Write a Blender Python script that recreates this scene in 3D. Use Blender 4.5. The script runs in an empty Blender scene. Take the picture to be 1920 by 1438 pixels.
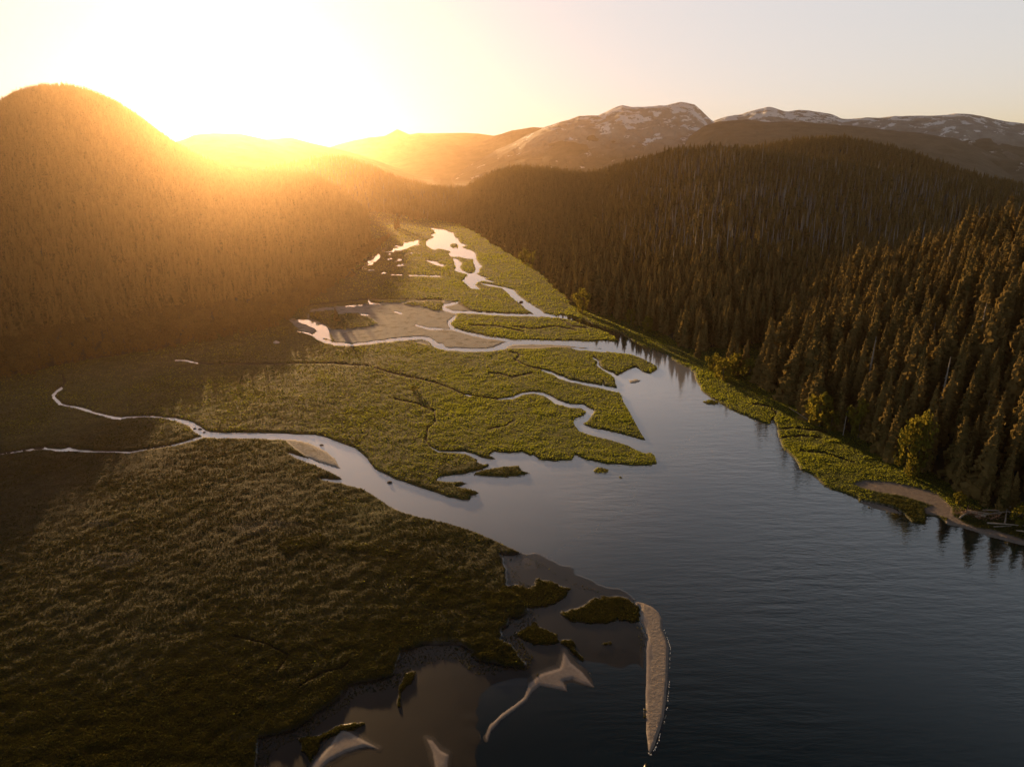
import bpy, math, random
import numpy as np
from mathutils import Vector, Matrix

random.seed(7)
rng = np.random.default_rng(11)
scene = bpy.context.scene
COL = scene.collection
R = math.radians

# ------------------------------------------------------------------ camera
CAM_H = 120.0
F = 1332.0                       # focal length in pixels of the 1920 x 1438 photograph
PITCH = math.atan((719 - 298) / F)
cam_d = bpy.data.cameras.new('camera')
cam_d.sensor_width = 36.0
cam_d.lens = 36.0 * F / 1920
cam_d.clip_start = 1.0
cam_d.clip_end = 60000
cam = bpy.data.objects.new('camera', cam_d)
COL.objects.link(cam)
cam.location = (0, 0, CAM_H)
cam.rotation_euler = (math.pi / 2 - PITCH, 0, 0)
scene.camera = cam

SP, CP = math.sin(PITCH), math.cos(PITCH)


def ray(u, v):
    a = (np.asarray(u, float) - 960) / F
    b = (719 - np.asarray(v, float)) / F
    return a, CP + b * SP, -SP + b * CP


def ground(u, v, z=0.0):
    dx, dy, dz = ray(u, v)
    t = (z - CAM_H) / dz
    return dx * t, dy * t


def project(x, y, z):
    zc = z - CAM_H
    depth = y * CP - zc * SP
    up = y * SP + zc * CP
    return 960 + F * x / depth, 719 - F * up / depth, depth


# ------------------------------------------------------------------ sky, sun, exposure
sx_, sy_, sz_ = ray(425, 160)
sun_dir = Vector((float(sx_), float(sy_), float(sz_))).normalized()
SUN_EL = math.asin(sun_dir.z)
SUN_AZ = math.atan2(sun_dir.x, sun_dir.y)       # clockwise from +Y

world = bpy.data.worlds.new('World')
scene.world = world
world.use_nodes = True
wn, wl = world.node_tree.nodes, world.node_tree.links
wn.clear()
w_out = wn.new('ShaderNodeOutputWorld')
w_bg = wn.new('ShaderNodeBackground')
sky = wn.new('ShaderNodeTexSky')
sky.sky_type = 'NISHITA'
sky.sun_disc = False
sky.sun_elevation = SUN_EL
sky.sun_rotation = SUN_AZ
sky.altitude = 0
sky.air_density = 1.0
sky.dust_density = 1.0
sky.ozone_density = 1.0
SKY_STRENGTH = 0.10
w_bg.inputs['Strength'].default_value = SKY_STRENGTH
# a thin high veil evens the clear sky out: C' = k C / (1 + C / Cmax), plus the aureole round the low sun
def vm(op, a_, b_=None):
    n_ = wn.new('ShaderNodeVectorMath'); n_.operation = op
    for i_, v_ in enumerate((a_, b_)):
        if v_ is None: continue
        if hasattr(v_, 'links'): wl.new(v_, n_.inputs[i_])
        else: n_.inputs[i_].default_value = v_
    return n_
SKY_MAX = 0.8
SKY_GAIN = (4.75, 4.6, 4.8)
den = vm('ADD', vm('MULTIPLY', sky.outputs[0], (1 / SKY_MAX,) * 3).outputs[0], (1, 1, 1))
tco = wn.new('ShaderNodeTexCoord')
sepz = wn.new('ShaderNodeSeparateXYZ'); wl.new(tco.outputs['Generated'], sepz.inputs[0])
fall = wn.new('ShaderNodeMapRange'); fall.interpolation_type = 'SMOOTHSTEP'      # pale low down, blue overhead
wl.new(sepz.outputs[2], fall.inputs[0]); fall.inputs[1].default_value = 0.25; fall.inputs[2].default_value = 0.72
fz = wn.new('ShaderNodeMix'); fz.data_type = 'RGBA'
wl.new(fall.outputs[0], fz.inputs[0]); fz.inputs[6].default_value = SKY_GAIN + (1,); fz.inputs[7].default_value = (0.045, 0.11, 0.18, 1)
veil = vm('MULTIPLY', vm('DIVIDE', sky.outputs[0], den.outputs[0]).outputs[0], fz.outputs[2])
dt = vm('DOT_PRODUCT', tco.outputs['Generated'], tuple(sun_dir))
pw = wn.new('ShaderNodeMath'); pw.operation = 'POWER'; pw.use_clamp = False
mx = wn.new('ShaderNodeMath'); mx.operation = 'MAXIMUM'; mx.inputs[1].default_value = 0.0
wl.new(dt.outputs['Value'], mx.inputs[0]); wl.new(mx.outputs[0], pw.inputs[0]); pw.inputs[1].default_value = 500.0
au = wn.new('ShaderNodeCombineXYZ')
for i_ in range(3): wl.new(pw.outputs[0], au.inputs[i_])
glow = vm('MULTIPLY', au.outputs[0], (8, 8, 8))
wl.new(vm('ADD', veil.outputs[0], glow.outputs[0]).outputs[0], w_bg.inputs['Color'])
wl.new(w_bg.outputs[0], w_out.inputs['Surface'])

sun_l = bpy.data.lights.new('sun', 'SUN')
sun_l.energy = 5.0
sun_l.angle = R(0.5)
sun_l.color = (1.0, 0.60, 0.26)
sun = bpy.data.objects.new('sun', sun_l)
COL.objects.link(sun)
sun.rotation_euler = sun_dir.to_track_quat('Z', 'Y').to_euler()
sun.location = (-400, 900, 500)

scene.view_settings.view_transform = 'Standard'
scene.view_settings.look = 'None'
scene.view_settings.exposure = 1.25
scene.view_settings.gamma = 1.0
scene.view_settings.use_curve_mapping = False
cy = scene.cycles
cy.use_denoising = True
cy.denoiser = 'OPENIMAGEDENOISE'
cy.max_bounces = 5
cy.diffuse_bounces = 2
cy.glossy_bounces = 2
cy.transmission_bounces = 3
cy.volume_bounces = 0
cy.transparent_max_bounces = 6
cy.caustics_reflective = False
cy.caustics_refractive = False
cy.sample_clamp_indirect = 4.0

HAZE_DENSITY = 0.27e-4
HAZE_G = 0.84
HAZE_COLOR = (1.0, 0.70, 0.44)


# ------------------------------------------------------------------ numeric helpers
def _hash(ix, iy, seed):
    h = (ix.astype(np.int64) * 374761393 + iy.astype(np.int64) * 668265263 + seed * 1442695041) & 0xFFFFFFFF
    h = ((h ^ (h >> 13)) * 1274126177) & 0xFFFFFFFF
    h = h ^ (h >> 16)
    return (h & 0xFFFF) / 65535.0


def vnoise(x, y, seed=0):
    x = np.asarray(x, float); y = np.asarray(y, float)
    ix, iy = np.floor(x), np.floor(y)
    fx, fy = x - ix, y - iy
    fx = fx * fx * (3 - 2 * fx); fy = fy * fy * (3 - 2 * fy)
    a = _hash(ix, iy, seed); b = _hash(ix + 1, iy, seed)
    c = _hash(ix, iy + 1, seed); d = _hash(ix + 1, iy + 1, seed)
    return (a * (1 - fx) + b * fx) * (1 - fy) + (c * (1 - fx) + d * fx) * fy


def fbm(x, y, scale, octaves=4, seed=0):
    """-1..1"""
    s = np.zeros(np.shape(x)); amp = 1.0; tot = 0; f = 1.0 / scale
    for o in range(octaves):
        s += amp * (vnoise(x * f + 17.3 * o, y * f - 9.1 * o, seed + o) * 2 - 1)
        tot += amp; amp *= 0.5; f *= 2.03
    return s / tot


def smooth(t):
    t = np.clip(t, 0, 1)
    return t * t * (3 - 2 * t)


def poly_sd(P, poly):
    """signed distance (positive inside) of points P (N,2) to a closed polygon"""
    poly = np.asarray(poly, float)
    d2 = np.full(len(P), 1e18); inside = np.zeros(len(P), bool)
    n = len(poly)
    for i in range(n):
        a = poly[i]; b = poly[(i + 1) % n]
        ab = b - a
        ap = P - a
        t = np.clip((ap @ ab) / max(ab @ ab, 1e-9), 0, 1)
        q = ap - t[:, None] * ab
        d2 = np.minimum(d2, (q * q).sum(1))
        if a[1] != b[1]:
            c = ((a[1] > P[:, 1]) != (b[1] > P[:, 1])) & (P[:, 0] < (b[0] - a[0]) * (P[:, 1] - a[1]) / (b[1] - a[1]) + a[0])
            inside ^= c
    return np.where(inside, 1, -1) * np.sqrt(d2)


def line_sd(P, pts):
    """positive inside a polyline of varying width; pts = (u, v, width)"""
    pts = np.asarray(pts, float)
    best = np.full(len(P), -1e9)
    for i in range(len(pts) - 1):
        a = pts[i, :2]; b = pts[i + 1, :2]; ab = b - a
        t = np.clip(((P - a) @ ab) / max(ab @ ab, 1e-9), 0, 1)
        q = P - a - t[:, None] * ab
        d = np.sqrt((q * q).sum(1))
        w = pts[i, 2] * (1 - t) + pts[i + 1, 2] * t
        best = np.maximum(best, w / 2 - d)
    return best


def field(shape_fn, P, shape, margin=14.0):
    """evaluate an sd function only near its shape"""
    s = np.asarray(shape, float)[:, :2]
    lo = s.min(0) - margin - 20; hi = s.max(0) + margin + 20
    m = (P[:, 0] > lo[0]) & (P[:, 0] < hi[0]) & (P[:, 1] > lo[1]) & (P[:, 1] < hi[1])
    out = np.full(len(P), -margin)
    if m.any():
        out[m] = np.maximum(shape_fn(P[m], shape), -margin)
    return out


# ------------------------------------------------------------------ traced outlines (pixels of the photograph, laid on the ground)
def sc(o, s, pts):
    return [(o[0] + p[0] / s, o[1] + p[1] / s) + tuple(p[2:]) for p in pts]


W_POLY = [
    # braided ponds at the head of the valley
    sc((600, 400), 4, [(810, 98), (850, 115), (880, 118), (930, 125), (1000, 150), (1010, 180), (1030, 190), (1045, 220), (1095, 243), (1060, 255),
        (1120, 275), (1165, 300), (1170, 345), (1190, 375), (1215, 400), (1195, 415), (1190, 440), (1170, 455), (1200, 470), (1255, 488), (1220, 490),
        (1300, 515), (1250, 510), (1210, 505), (1180, 520), (1160, 535), (1195, 572), (1130, 560), (1110, 540), (1065, 505), (1085, 495), (1090, 480),
        (1110, 465), (1100, 455), (1055, 445), (1015, 430), (1010, 420), (1020, 400), (1005, 385), (1000, 335), (1030, 345), (1060, 375), (1045, 405),
        (1060, 425), (1100, 448), (1130, 455), (1165, 435), (1165, 400), (1150, 370), (1145, 340), (1100, 340), (1040, 325), (980, 325), (960, 300),
        (985, 290), (930, 270), (890, 262), (860, 275), (830, 265), (795, 235), (795, 210), (820, 195), (860, 180), (830, 165), (860, 150), (855, 130)]),
    sc((600, 400), 4, [(1210, 525), (1270, 535), (1390, 555), (1440, 570), (1490, 620), (1560, 670), (1640, 720), (1680, 750), (1790, 770), (1800, 783),
        (1650, 772), (1600, 755), (1540, 715), (1500, 680), (1460, 650), (1420, 615), (1390, 580), (1360, 557), (1270, 548)]),
    # pool by the gravel and its small sister
    [(551, 599), (577, 599.5), (599, 607), (611, 612), (617, 619), (617, 633), (621, 638), (613, 635), (599, 633), (585, 629), (595, 621), (589, 615), (573, 608), (560, 604)],
    [(801, 633), (813, 637), (820, 644), (831, 646), (835, 652), (828, 655), (812, 648), (806, 640)],
    # ponds on the left flat
    [(736, 470), (738, 465), (752, 463), (760, 456), (785, 450), (783, 457), (765, 465), (750, 470)],
    [(683, 493), (690, 481), (700, 484), (711, 476), (712, 484), (705, 490), (690, 494)],
    [(797, 488), (812, 490), (835, 498), (827, 500), (810, 494)],
    [(648, 518), (660, 508), (668, 515), (660, 520)],
    [(744, 404), (752, 405), (750, 408), (745, 407)],
    # the main water: right bank down, then back up along the left shore
    [(1040, 592), (1049, 590.5), (1075.5, 595), (1099, 602), (1123, 611), (1147, 618), (1166.5, 625), (1188, 640), (1208, 650), (1232, 658), (1251, 666),
     (1270, 680), (1289, 689), (1301, 699), (1305, 713), (1315, 732), (1323, 740), (1339, 749), (1356, 761), (1380, 773), (1406, 783), (1433, 793.5),
     (1445, 796), (1449, 786), (1456, 798), (1457, 810), (1467, 840), (1490, 860), (1500, 880), (1522, 890), (1545, 910), (1560, 919), (1585, 925), (1608, 936), (1612, 945),
     (1630, 954), (1665, 963), (1697, 968), (1712, 980), (1735, 982), (1737, 967), (1760, 970), (1775, 982), (1795, 987), (1825, 995), (1855, 1006), (1890, 1014),
     (1920, 1022), (2100, 1090), (2500, 1300), (3400, 2000), (1212, 2000), (1212, 1420), (1211, 1250), (1209, 1195), (1198, 1150), (1188, 1126), (1150, 1113), (1090, 1095), (1040, 1072), (999, 1042), (964, 1031), (926, 1013), (885, 996), (839, 981), (786, 969.6),
     (748, 958), (728, 949), (702, 930), (678, 917), (643, 907), (611, 902), (597, 897), (626, 899.6), (646, 899.6), (620, 886), (588, 872), (553, 859),
     (538, 848.5), (579, 860), (588, 856), (597, 866), (620, 873), (635, 878), (626, 862), (608, 847), (576, 831), (553, 825), (521, 824), (478, 822), (478, 811),
     (544, 814), (591, 816), (617, 822), (643, 832), (667, 841), (690, 862), (702, 879), (719, 888), (742, 898), (772, 908), (801, 918), (842, 932), (868, 937),
     (882, 937), (882, 929), (903, 924), (856, 913), (880, 907), (853, 904), (818, 902), (824, 894), (868, 888), (905, 880), (920, 871), (905, 872), (892, 866), (900, 862),
     (930, 861), (915, 855), (925, 847), (955, 850), (980, 847), (995, 855), (1000, 852), (1012, 862), (1042, 865), (1072, 862), (1077, 852), (1100, 862), (1115, 865),
     (1140, 870), (1190, 872), (1215, 872), (1234, 870), (1227, 855), (1215, 845), (1192, 840), (1195, 830), (1210, 825), (1202.5, 812), (1192.5, 797), (1182, 775), (1170, 757), (1164, 741), (1157.5, 727.5),
     (1152.5, 712), (1159, 705), (1169, 699), (1178, 693), (1193, 688.5), (1205, 697), (1217, 701), (1233.6, 693), (1231, 686), (1207, 674), (1183, 664.6), (1142, 660),
     (1130, 656), (1115, 642), (1160, 640), (1157, 636), (1150, 629), (1130, 620), (1109, 614), (1087, 606), (1068, 599), (1049, 596)],
]
W_LINE = [
    [(1012, 592.5, 3), (962, 591, 3), (915, 589, 2.4), (888, 586, 3), (850, 585, 3.5), (835, 580, 6), (828, 576, 6), (832, 573, 4), (845, 571, 4), (858, 567, 3)],
    [(854, 592, 2), (850, 597, 4), (842, 604, 4), (844, 611, 4), (850, 617, 4.5), (865, 621.5, 4.5), (885, 627, 4.5), (908, 631.5, 4.5), (935, 636, 4.5), (960, 639, 5)],
    [(1165, 649, 16), (1130, 646, 14), (1100, 646, 12), (1050, 643, 8), (1000, 642, 8), (965, 643, 11), (945, 649, 11), (925, 655, 6), (905, 657, 5), (870, 656.5, 5),
     (840, 655, 5), (823, 651, 6), (813, 645, 8), (805, 637, 7), (793, 634, 4.5), (767, 635, 4.5), (744, 637, 5), (718, 640, 4.5), (686, 644, 4.5), (658, 646.5, 4),
     (627, 645, 5), (609, 640, 6), (597, 635, 6), (589, 630, 4)],
    [(1042, 648, 1.5), (1059, 650.5, 3.5), (1087, 654, 4.5), (1135, 658, 6)],
    [(557, 621, 2), (570, 623.5, 2.5), (585, 628, 3)],
    [(935, 749, 1.6), (960, 746, 3), (980, 739, 3.4), (1000, 736.5, 3.4), (1017, 739, 5), (1031, 745, 7), (1045, 755, 8), (1067, 761, 7), (1092, 762.5, 8),
     (1107, 772, 11), (1097, 785, 12), (1082, 791, 14), (1090, 802, 14), (1112, 810, 14), (1147, 817, 16), (1180, 827, 17), (1210, 838, 24)],
    [(1017, 694, 2.4), (1035, 700, 4), (1050, 707.5, 5), (1072, 715, 5), (1105, 721, 5), (1130, 726, 6), (1157, 732, 8)],
    [(1112, 671, 1.8), (1122, 678, 2.6), (1121, 684, 2.6), (1130, 693, 3), (1145, 700, 4), (1157, 708, 6)],
    [(1130, 714, 1.6), (1132, 719, 1.8), (1128, 725, 2)],
    [(807, 839, 2), (822, 847, 3), (850, 848, 3), (872, 849, 4), (887, 854, 6), (900, 862, 8), (925, 867, 10)],
    [(485, 816.5, 11), (430, 817, 10), (400, 816, 10), (385, 814, 13), (372, 806, 14), (358, 795, 10), (340, 789, 6), (325, 786, 4), (308, 784, 2.4)],
    [(378, 820, 4), (350, 829, 3), (328, 834.5, 2)],
    [(245, 848, 2), (200, 848, 3), (150, 846, 4), (130, 843, 4), (115, 845, 5), (85, 842, 2.5)],
    [(225, 785, 4), (210, 783, 4), (180, 775, 4), (150, 765, 4), (125, 761, 3)],
    [(112, 757, 6), (103, 748, 6), (99, 742, 5), (105, 735, 4), (115, 728, 3)],
    [(310, 784, 2), (285, 781.5, 1.7), (255, 782, 1.7), (222, 784.5, 2.4)], [(330, 834, 2), (300, 839, 1.6), (270, 844, 1.6), (243, 848, 2)], [(127, 761.5, 3), (111, 757, 3)], [(90, 842, 2), (50, 844, 1.6), (0, 852, 1.6)],
    [(767, 517, 1.6), (800, 517.5, 1.8), (826, 518, 1.6)],
    [(733, 515, 1.2), (753, 516, 1.2)],
    [(648, 574.5, 2), (678, 572.5, 2.6)],
    [(692, 565, 3), (695, 569, 3), (713, 570.5, 2.6)],
    [(741, 585, 2.4), (752, 589, 2.4)],
    [(677, 590, 2.2), (690, 591, 2)],
    [(780, 610, 2.4), (800, 616, 3), (830, 618, 2), (848, 618, 2)],
    [(328, 675.5, 2.2), (350, 677, 2.6), (370, 681, 2)],
    [(872, 740.5, 1.8), (881, 743, 2.2)],
    [(736, 515, 1.2), (752, 516, 1.2)],
]
DITCH = [
    [(308, 784), (270, 781), (225, 784)], [(-60, 860), (0, 852), (40, 845), (85, 838), (120, 836), (145, 845)], [(245, 848), (290, 840), (330, 834)],
    [(935, 749), (900, 745), (870, 741), (850, 732), (820, 720), (790, 712), (760, 706), (735, 700), (700, 690), (690, 686)],
    [(1017, 694), (990, 688), (970, 678), (965, 675), (974, 668), (968, 663), (955, 660)],
    [(807, 839), (798, 825), (800, 805), (815, 790), (812, 770), (780, 758), (740, 750)],
    [(915, 700), (940, 702), (960, 708), (980, 704), (1000, 700)], [(1050, 600), (1070, 612), (1100, 616)], [(115, 728), (122, 718), (118, 705)],
    [(960, 612), (1000, 618), (1040, 612), (1080, 620)], [(880, 610), (930, 612), (980, 622)],
    [(960, 790), (945, 800), (930, 802), (915, 806)], [(1190, 660), (1150, 652), (1110, 650)],
    [(1445, 790), (1455, 775), (1440, 762), (1410, 758)], [(1456, 806), (1490, 803), (1530, 808), (1550, 812)], [(1462, 822), (1500, 818), (1540, 822)],
    [(1500, 845), (1540, 850), (1580, 862), (1600, 868)], [(370, 681), (400, 684), (470, 684), (560, 682), (620, 682), (690, 687)],
    [(858, 567), (870, 575), (888, 585), (960, 588), (1012, 590)], [(560, 575), (640, 566), (690, 562), (760, 562), (830, 562)],
    [(440, 1195), (500, 1210), (540, 1230), (520, 1260)], [(560, 1290), (600, 1265), (640, 1255), (655, 1240)],
]
GRAVEL = [
    [(583, 581.6), (609, 577.6), (648.6, 574.6), (690, 569.7), (718, 568.7), (747.6, 568.7), (763, 564.7), (807, 563), (840.6, 563.7), (856.5, 567.7),
     (868, 575.6), (886, 584.5), (856.5, 585.5), (854.5, 591.5), (840.6, 603), (846.5, 615), (868, 625), (900, 632), (950, 638), (960, 640), (945, 645),
     (920, 652), (900, 654), (840, 653), (832, 650), (815, 640), (790, 631), (740, 634), (690, 641), (650, 644), (625, 640), (617, 620), (590, 604), (575, 596)],
    [(540, 600), (551, 598), (565, 608), (590, 616), (592, 622), (583, 627), (560, 619), (551, 610)],
    [(948, 650), (962, 646), (1000, 646), (1050, 647), (1100, 652), (1112, 655), (1090, 654), (1050, 652), (1000, 654), (950, 654)],
    [(530, 823), (553, 824), (580, 830), (611, 846), (630, 862), (640, 880), (620, 875), (597, 868), (575, 858), (555, 845)],
    [(770, 641), (790, 638), (803, 642), (806, 648), (790, 646)],
    [(1177, 713), (1190, 710), (1204, 712), (1196, 718), (1182, 720)],
]
GRASS_ISLE = [
    [(580, 586), (600, 584.5), (623, 582.5), (631, 589.5), (670, 588.5), (694, 597), (708, 607), (688, 614), (658.5, 617), (622, 619), (611, 610), (593, 603), (579, 597)],
    [(757.5, 570.7), (777, 565.7), (827, 564.7), (831, 571.7), (827, 582.5), (813, 582.5), (787, 574.6)],
    [(882, 889), (903, 882), (935, 876), (973, 873), (976, 882), (993, 888), (973, 892), (947, 895), (903, 892)],
]
SAND = [
    [(1188, 1129), (1194, 1126), (1206, 1128), (1224, 1136), (1236, 1147), (1243, 1161), (1244, 1180), (1251, 1199), (1255, 1215), (1254, 1241), (1253, 1276), (1250, 1312),
     (1246, 1344), (1238, 1370), (1229, 1398), (1220, 1414), (1214, 1408), (1211, 1377), (1210, 1335), (1209, 1300), (1210, 1264), (1210, 1217), (1214, 1194), (1208, 1182),
     (1199, 1163), (1201, 1140), (1199, 1135), (1190, 1135)],
    [(1057, 1221), (1070, 1243), (1092, 1261), (1113, 1288), (1095, 1283), (1073, 1273), (1055, 1277), (1063, 1295), (1028, 1288), (1013, 1285), (998, 1297), (986, 1315),
     (962, 1333), (938, 1351), (920, 1372), (913, 1391), (910, 1381), (918, 1360), (940, 1339), (965, 1321), (983, 1306), (992, 1282), (1013, 1264), (1049, 1253), (1055, 1236)],
    [(643, 1368), (653, 1372), (711, 1404), (687, 1400), (672, 1403), (650, 1410), (620, 1425), (605, 1438), (590, 1470), (570, 1470), (584, 1438), (593, 1424), (620, 1397), (635, 1375)],
    [(800, 1386), (811, 1389), (826, 1407), (841, 1415), (838, 1440), (840, 1480), (822, 1480), (816, 1438), (811, 1409)],
    [(1600, 908), (1620, 903), (1640, 904), (1669, 905), (1706, 914), (1742, 923), (1757, 930), (1767, 939), (1783, 953), (1786, 969), (1805, 981), (1830, 992), (1859, 995), (1888, 1004),
     (1920, 1015), (2100, 1083), (2100, 1092), (1920, 1024), (1888, 1016), (1859, 1008), (1830, 998), (1797, 988), (1771, 983), (1776, 973), (1764, 969), (1735, 965), (1733, 955), (1749, 950),
     (1727, 942), (1691, 931), (1647, 924), (1610, 915)],
    [(1612, 943), (1615, 938), (1640, 943), (1669, 949), (1684, 956), (1698, 967), (1669, 961.5), (1640, 955.5)],
]
SAND_NAMES = ['long narrow bar', 'crescent', 'arrow', 'spike', 'bank beach', 'spit']
PALE = [   # pale dried silt and bleached patches in the marsh
    [(799, 1228), (802, 1206), (817, 1191), (850, 1197), (874, 1209), (853, 1215), (823, 1215)],
    [(405, 1385), (412, 1370), (440, 1364), (480, 1372), (485, 1385), (450, 1395), (415, 1397)],
    [(130, 1412), (150, 1405), (170, 1412), (190, 1450), (170, 1450), (155, 1425)],
    [(0, 1404), (30, 1402), (60, 1408), (50, 1415), (0, 1413)],
    [(425, 985), (460, 975), (530, 973), (560, 985), (520, 995), (480, 1006), (440, 1003)],
    [(1660, 875), (1690, 880), (1700, 890), (1670, 886)],
    [(1530, 855), (1550, 858), (1575, 868), (1560, 869)],
    [(635, 1277), (640, 1290), (632, 1300), (630, 1285)],
    [(930, 1025), (955, 1030), (962, 1050), (985, 1042), (1000, 1052), (1010, 1065), (985, 1068), (955, 1062)],
    [(160, 1050), (200, 1035), (270, 1035), (260, 1060), (200, 1078)], [(140, 985), (200, 965), (250, 975), (210, 1000)],
    [(480, 1350), (500, 1348), (497, 1362), (482, 1364)],
]
LUSH = [   # brighter patches of tall grass
    [(500, 1025), (540, 1010), (600, 1005), (618, 1015), (600, 1030), (540, 1036)],
    [(625, 1028), (660, 1020), (720, 1028), (745, 1036), (725, 1045), (650, 1042)],
    [(930, 712), (960, 710), (975, 722), (955, 733), (920, 732)], [(985, 774), (1015, 772), (1040, 775), (1015, 780)],
    [(1300, 690), (1340, 685), (1360, 700), (1350, 715), (1310, 710)], [(1455, 785), (1500, 780), (1510, 790), (1460, 800)],
    [(1505, 838), (1530, 832), (1545, 840), (1525, 850)], [(1590, 850), (1640, 855), (1670, 868), (1620, 865)],
    [(1540, 825), (1580, 822), (1580, 832), (1550, 836)], [(640, 820), (665, 820), (660, 828)], [(690, 1075), (712, 1070), (716, 1080), (700, 1084)],
]
MUD = [
    [(940, 1040), (985, 1046), (1000, 1042), (1040, 1062), (1080, 1088), (1150, 1112), (1192, 1130), (1206, 1165), (1215, 1200), (1215, 1438), (1215, 1600), (520, 1600), (470, 1438),
     (480, 1380), (560, 1350), (600, 1320), (630, 1302), (650, 1282), (740, 1275), (765, 1240), (800, 1225), (860, 1214), (900, 1232), (980, 1246), (930, 1200), (960, 1160),
     (1000, 1150), (985, 1112), (960, 1090), (950, 1060)],
]
REED = [   # clumps standing on the mud and in the shallows
    [(1055, 1150), (1080, 1140), (1110, 1125), (1160, 1118), (1190, 1132), (1198, 1150), (1197, 1165), (1150, 1166), (1100, 1168), (1065, 1160)],
    [(890, 1110), (960, 1100), (1030, 1090), (1075, 1100), (1060, 1120), (1020, 1140), (980, 1140), (920, 1150)],
    [(960, 1190), (1000, 1165), (1040, 1185), (1080, 1205), (1105, 1245), (1118, 1285), (1085, 1240), (1050, 1212), (1000, 1210)],
    [(850, 1212), (920, 1226), (985, 1246), (960, 1243), (900, 1238), (868, 1228)],
    [(1120, 1205), (1150, 1197), (1175, 1203), (1150, 1207), (1128, 1213)], [(1188, 1206), (1212, 1212), (1210, 1216), (1195, 1211)],
    [(560, 1385), (600, 1372), (640, 1362), (690, 1352), (640, 1370), (600, 1392), (580, 1430)], [(740, 1290), (760, 1262), (778, 1258), (757, 1300), (748, 1330), (742, 1320)],
    [(1112, 882), (1135, 880), (1140, 888), (1120, 891)], [(1150, 890), (1180, 895), (1205, 905), (1170, 902)], [(835, 918), (890, 922), (903, 925), (870, 932)],
    [(1330, 745), (1345, 750), (1350, 762), (1335, 765), (1325, 756)], [(1640, 925), (1690, 932), (1730, 945), (1735, 962), (1710, 975), (1690, 960), (1650, 944)],
]
REED = [sh for sh in REED]

# forest edges (where the trees meet the flat)
EDGE_L = [(-1500, 900), (-700, 790), (-300, 745), (-100, 725), (0, 715), (60, 705), (110, 690), (200, 675), (270, 665), (400, 640), (500, 620), (540, 602), (600, 560), (640, 530), (680, 490), (720, 455), (748, 430), (757, 412)]
EDGE_R = [(800, 402), (840, 415), (870, 425), (900, 440), (940, 468), (1000, 503), (1035, 532), (1060, 562), (1100, 583), (1180, 606), (1240, 632), (1290, 665), (1340, 688), (1420, 725), (1500, 785),
          (1560, 812), (1640, 850), (1740, 897), (1800, 935), (1870, 968), (1920, 985), (2100, 1066), (2400, 1220), (3200, 1700)]

# ------------------------------------------------------------------ hills (skyline pixels with a distance; foot pixels or a distance)
def az_of(x, y):
    return np.arctan2(x, y)


class Hill:
    """polar height field around the viewpoint's foot: foot at r0(az), crest at r1(az) with height z1(az), back at r2"""
    def __init__(self, sky_pts, foot, back=1.6, tree=0.0, rough=0.0, nscale=300, seed=1, shape=0.55, crest=0.0, ridged=0.0):
        self.ridged = ridged
        s = np.array(sky_pts, float)
        n = 400
        uu = np.linspace(s[0, 0], s[-1, 0], n)
        vv = np.interp(uu, s[:, 0], s[:, 1]); dd = np.interp(uu, s[:, 0], s[:, 2])
        k = np.ones(5) / 5
        vv[2:-2] = np.convolve(vv, k, 'valid') * 0.6 + vv[2:-2] * 0.4
        dx, dy, dz = ray(uu, vv)
        h = np.hypot(dx, dy)
        self.az1 = np.arctan2(dx, dy)
        self.r1v = dd
        self.z1v = CAM_H + dd * dz / h - tree
        if crest:
            self.z1v += crest * fbm(uu, uu * 0, 40, 4, seed + 50) * dd * 0.01
        if np.isscalar(foot):
            self.r0v = dd * foot; self.az0 = self.az1
        else:
            f = np.array(foot, float)
            x, y = [], []
            for i in range(len(f) - 1):
                t = np.linspace(0, 1, 12, endpoint=False)
                gx, gy = ground(f[i, 0] + (f[i + 1, 0] - f[i, 0]) * t, f[i, 1] + (f[i + 1, 1] - f[i, 1]) * t)
                x.append(gx); y.append(gy)
            x = np.concatenate(x); y = np.concatenate(y)
            a = np.arctan2(x, y); o = np.argsort(a)
            self.az0 = a[o]; self.r0v = np.hypot(x, y)[o]
        self.back = back; self.rough = rough; self.nscale = nscale; self.seed = seed; self.shape = shape
        self.lo, self.hi = self.az1[0], self.az1[-1]

    def params(self, az):
        r1 = np.interp(az, self.az1, self.r1v); z1 = np.interp(az, self.az1, self.z1v)
        r0 = np.interp(az, self.az0, self.r0v)
        r0 = np.minimum(r0, r1 * 0.97)
        return r0, r1, z1

    def height(self, x, y, az=None):
        az = np.arctan2(x, y); r = np.hypot(x, y)
        r0, r1, z1 = self.params(az)
        t = (r - r0) / (r1 - r0)
        up = self.shape * t + (1 - self.shape) * smooth(t)
        tb = (r - r1) / (r1 * (self.back - 1))
        dn = 1 - smooth(tb)
        z = np.where(t <= 1, z1 * up, z1 * dn)
        if self.ridged:
            az_w = az + 0.01 * fbm(x, y, 300, 3, self.seed + 7)
            rg = 1 - 2 * np.abs(fbm(az_w * 2600, r * 0.35, 150, 5, self.seed + 3))
            z = z * (1 + self.ridged * (rg - 0.75) * np.clip(1.15 - t, 0.12, 1) * np.clip(t * 3, 0, 1))
        env = np.clip(np.minimum(t * 1.6, (1 - t) * 2.2), 0, 1)
        env = np.where(t > 1, np.clip(tb * 3, 0, 1) * np.clip(2 - 2 * tb, 0, 1), env)
        if self.rough:
            z = z + env * self.rough * z1 * fbm(x, y, self.nscale, 5, self.seed)
        z = np.where((t < 0) | (tb > 1), -4.0, z)
        fade = np.clip((az - self.lo) / 0.012, 0, 1) * np.clip((self.hi - az) / 0.012, 0, 1)
        return np.where(fade > 0, z * fade - 4 * (1 - fade), -4.0)


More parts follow.
